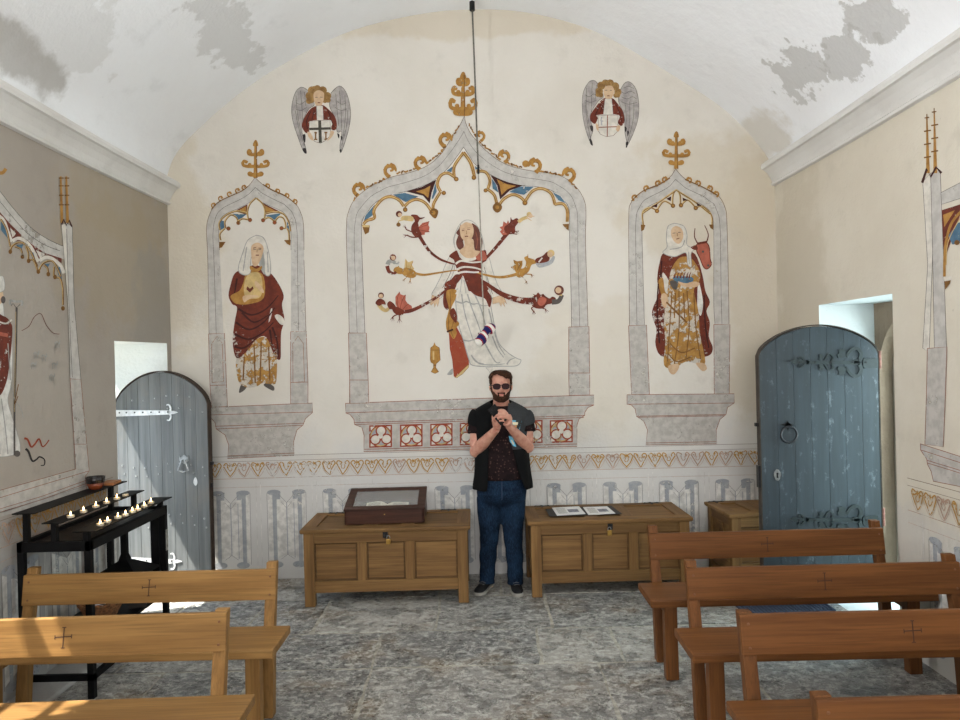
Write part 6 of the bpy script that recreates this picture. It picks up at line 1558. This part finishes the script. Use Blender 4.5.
# shoes
m_shoe = simple('black_mesh_shoe', (15, 15, 17), .7, var=.3, scale=60, bump=.4, bscale=200); m_sole = simple('shoe_sole', (150, 148, 140), .7); m_lace = simple('shoe_lace', (84, 86, 90), .8)
def shoe(cx_, cy_, rz):
    M = Matrix.Translation(Vector((cx_, cy_, 0))) @ Matrix.Rotation(rz, 4, 'Z')
    b = MB(); R_ = []
    for y, hw, zt_, zb_ in ((.115, .022, .070, .02), (.10, .034, .085, .018), (.05, .040, .095, .018), (0, .040, .088, .018), (-.05, .043, .070, .018), (-.10, .047, .056, .018), (-.14, .043, .046, .018), (-.165, .030, .036, .018), (-.175, .012, .028, .02)):
        R_.append([M @ Vector((hw * math.cos(t) * (1 if math.sin(t) < .3 else .82), y, zb_ + (zt_ - zb_) * (.5 + .5 * math.sin(t)))) for t in [2 * PI * k_ / 20 for k_ in range(20)]])
    b.ring_loft(R_); sh = b.build('shoe', m_shoe, PT, smooth=True); q = sh.modifiers.new('sub', 'SUBSURF'); q.levels = q.render_levels = 1
    b = MB(); ol = [(0, .122), (.03, .112), (.043, .06), (.040, 0), (.046, -.06), (.051, -.11), (.044, -.155), (.022, -.180), (0, -.184)]
    ol = ol + [(-x, y) for x, y in ol[::-1][1:-1]]
    b.prism([M @ Vector((x, y, .001)) for x, y in ol], (0, 0, .024)); b.build('sole', m_sole, sh, bevel=.005)
    b = MB()
    for j in range(5):
        y = -.085 + j * .026; z = .062 + j * .0075; b.tube([M @ Vector((-.022, y, z + .000)), M @ Vector((0, y - .004, z + .008)), M @ Vector((.022, y, z))], .0032, 6)
    b.build('laces', m_lace, sh)
pL, pR = QQ(486.5, 588, 5.56), QQ(515.5, 589, 5.53)
shoe(pL.x - .006, .0, -.38); shoe(pR.x, -.03, .10)
# phone held in both hands
ph = thing('phone', 'black phone held up in both hands by the man in the open vest', 'phone', at_y(440 + 346 / 6, 360 + 328 / 6, 5.245))
ang = math.atan2(95, -75) - PI / 2
M = Matrix.Rotation(math.atan2(75, 95), 4, 'Y') @ Matrix.Rotation(-.25, 4, 'X') @ Matrix.Rotation(.35, 4, 'Z')
M = Matrix.Rotation(-math.atan2(75, 95), 4, 'Y') @ Matrix.Rotation(.35, 4, 'Z')
b = MB(); b.box(-.036, .036, -.004, .004, -.074, .074, M); b.build('phone_case', simple('phone_black', (9, 9, 10), .5, Specular_IOR_Level=.2), ph, bevel=.003)
b = MB(); b.box(-.031, -.004, -.0065, -.003, .040, .068, M); cb = b.build('camera_bump', simple('phone_grey', (22, 22, 25), .4, Specular_IOR_Level=.2), ph, bevel=.002)
for z in (.047, .061):
    b = MB(); c_ = M @ Vector((-.018, -.0075, z)); b.ell(c_, (.005, .0015, .005), 12, 6); b.build('camera_lens', simple('lens_glass', (10, 12, 20), .05), cb)
# ------------------------------------------------------------------ light
W_ = bpy.data.worlds.new('sky'); S.world = W_; W_.use_nodes = True
nt = W_.node_tree; bg = nt.nodes['Background']
sky = nt.nodes.new('ShaderNodeTexSky'); sky.sky_type = 'HOSEK_WILKIE'
sd = Vector((1, .30, -1.93)).normalized()
sky.sun_direction = -sd; sky.turbidity = 4; sky.ground_albedo = .4
nt.links.new(sky.outputs[0], bg.inputs['Color']); bg.inputs['Strength'].default_value = 2.0
sn = bpy.data.lights.new('sun', 'SUN'); sn.energy = 13; sn.angle = .009; sn.color = (1, .95, .87)
so = bpy.data.objects.new('sun', sn); COL.objects.link(so); so.rotation_euler = sd.to_track_quat('-Z', 'Y').to_euler()
def area(name, loc, dirv, sx, sy, e, col):
    l = bpy.data.lights.new(name, 'AREA'); l.shape = 'RECTANGLE'; l.size = sx; l.size_y = sy; l.energy = e; l.color = col
    o = bpy.data.objects.new(name, l); COL.objects.link(o); o.location = loc; o.rotation_euler = Vector(dirv).to_track_quat('-Z', 'Y').to_euler(); return o
# fill lamps added at rear and side windows, tilted up; daylight at the doorways
area('rear_fill', (0, YR - .25, 2.4), (0, 1, .48), 2.1, 2.5, 172, (1, .985, .965))
area('side_window_fill', (XL - .42, 2.7, 2.35), (1, 0, .6), .65, 1.6, 78, (.97, .985, 1))
area('side_window_fill', (XR + .42, 1.4, 2.1), (-1, .3, .5), .75, 1.5, 14, (1, .98, .95))
area('doorway_daylight', (XL - .70, 5.25, 1.2), (1, -.5, -.9), .4, 1.4, 9, (.72, .85, 1))
area('doorway_daylight', (XR + .90, 4.75, 1.05), (-1, 0, -.5), .6, 1.7, 30, (.74, .93, .97))
S.view_settings.exposure = 0.76
# leafy tree added out of view beyond the left window to dapple the sun
Tt = thing('dapple_tree', 'leafy tree added outside the left window to dapple the sun, unseen', 'tree', (-4.6, 1.6, 0))
b = MB(); b.tube([(0, 0, -.02), (.05, .05, 1.5), (-.05, .1, 3.2), (.1, .1, 4.6)], [.10, .08, .06, .03], 8); b.build('trunk', simple('bark', (84, 70, 56), .9), Tt)
b = MB(); R = random.Random(9)
for i in range(230):
    c_ = Vector((R.gauss(.35, .55), R.gauss(.75, .5), R.gauss(4.6, .6))); q = Vector((R.gauss(0, 1), R.gauss(0, 1), R.gauss(0, 1))).normalized(); r_ = q.orthogonal().normalized(); s_ = q.cross(r_); L = .07
    b.face(b._v([c_ - r_ * L, c_ + s_ * L * .5, c_ + r_ * L, c_ - s_ * L * .5]))
b.build('foliage', simple('leaf_green', (84, 112, 52), .6), Tt)
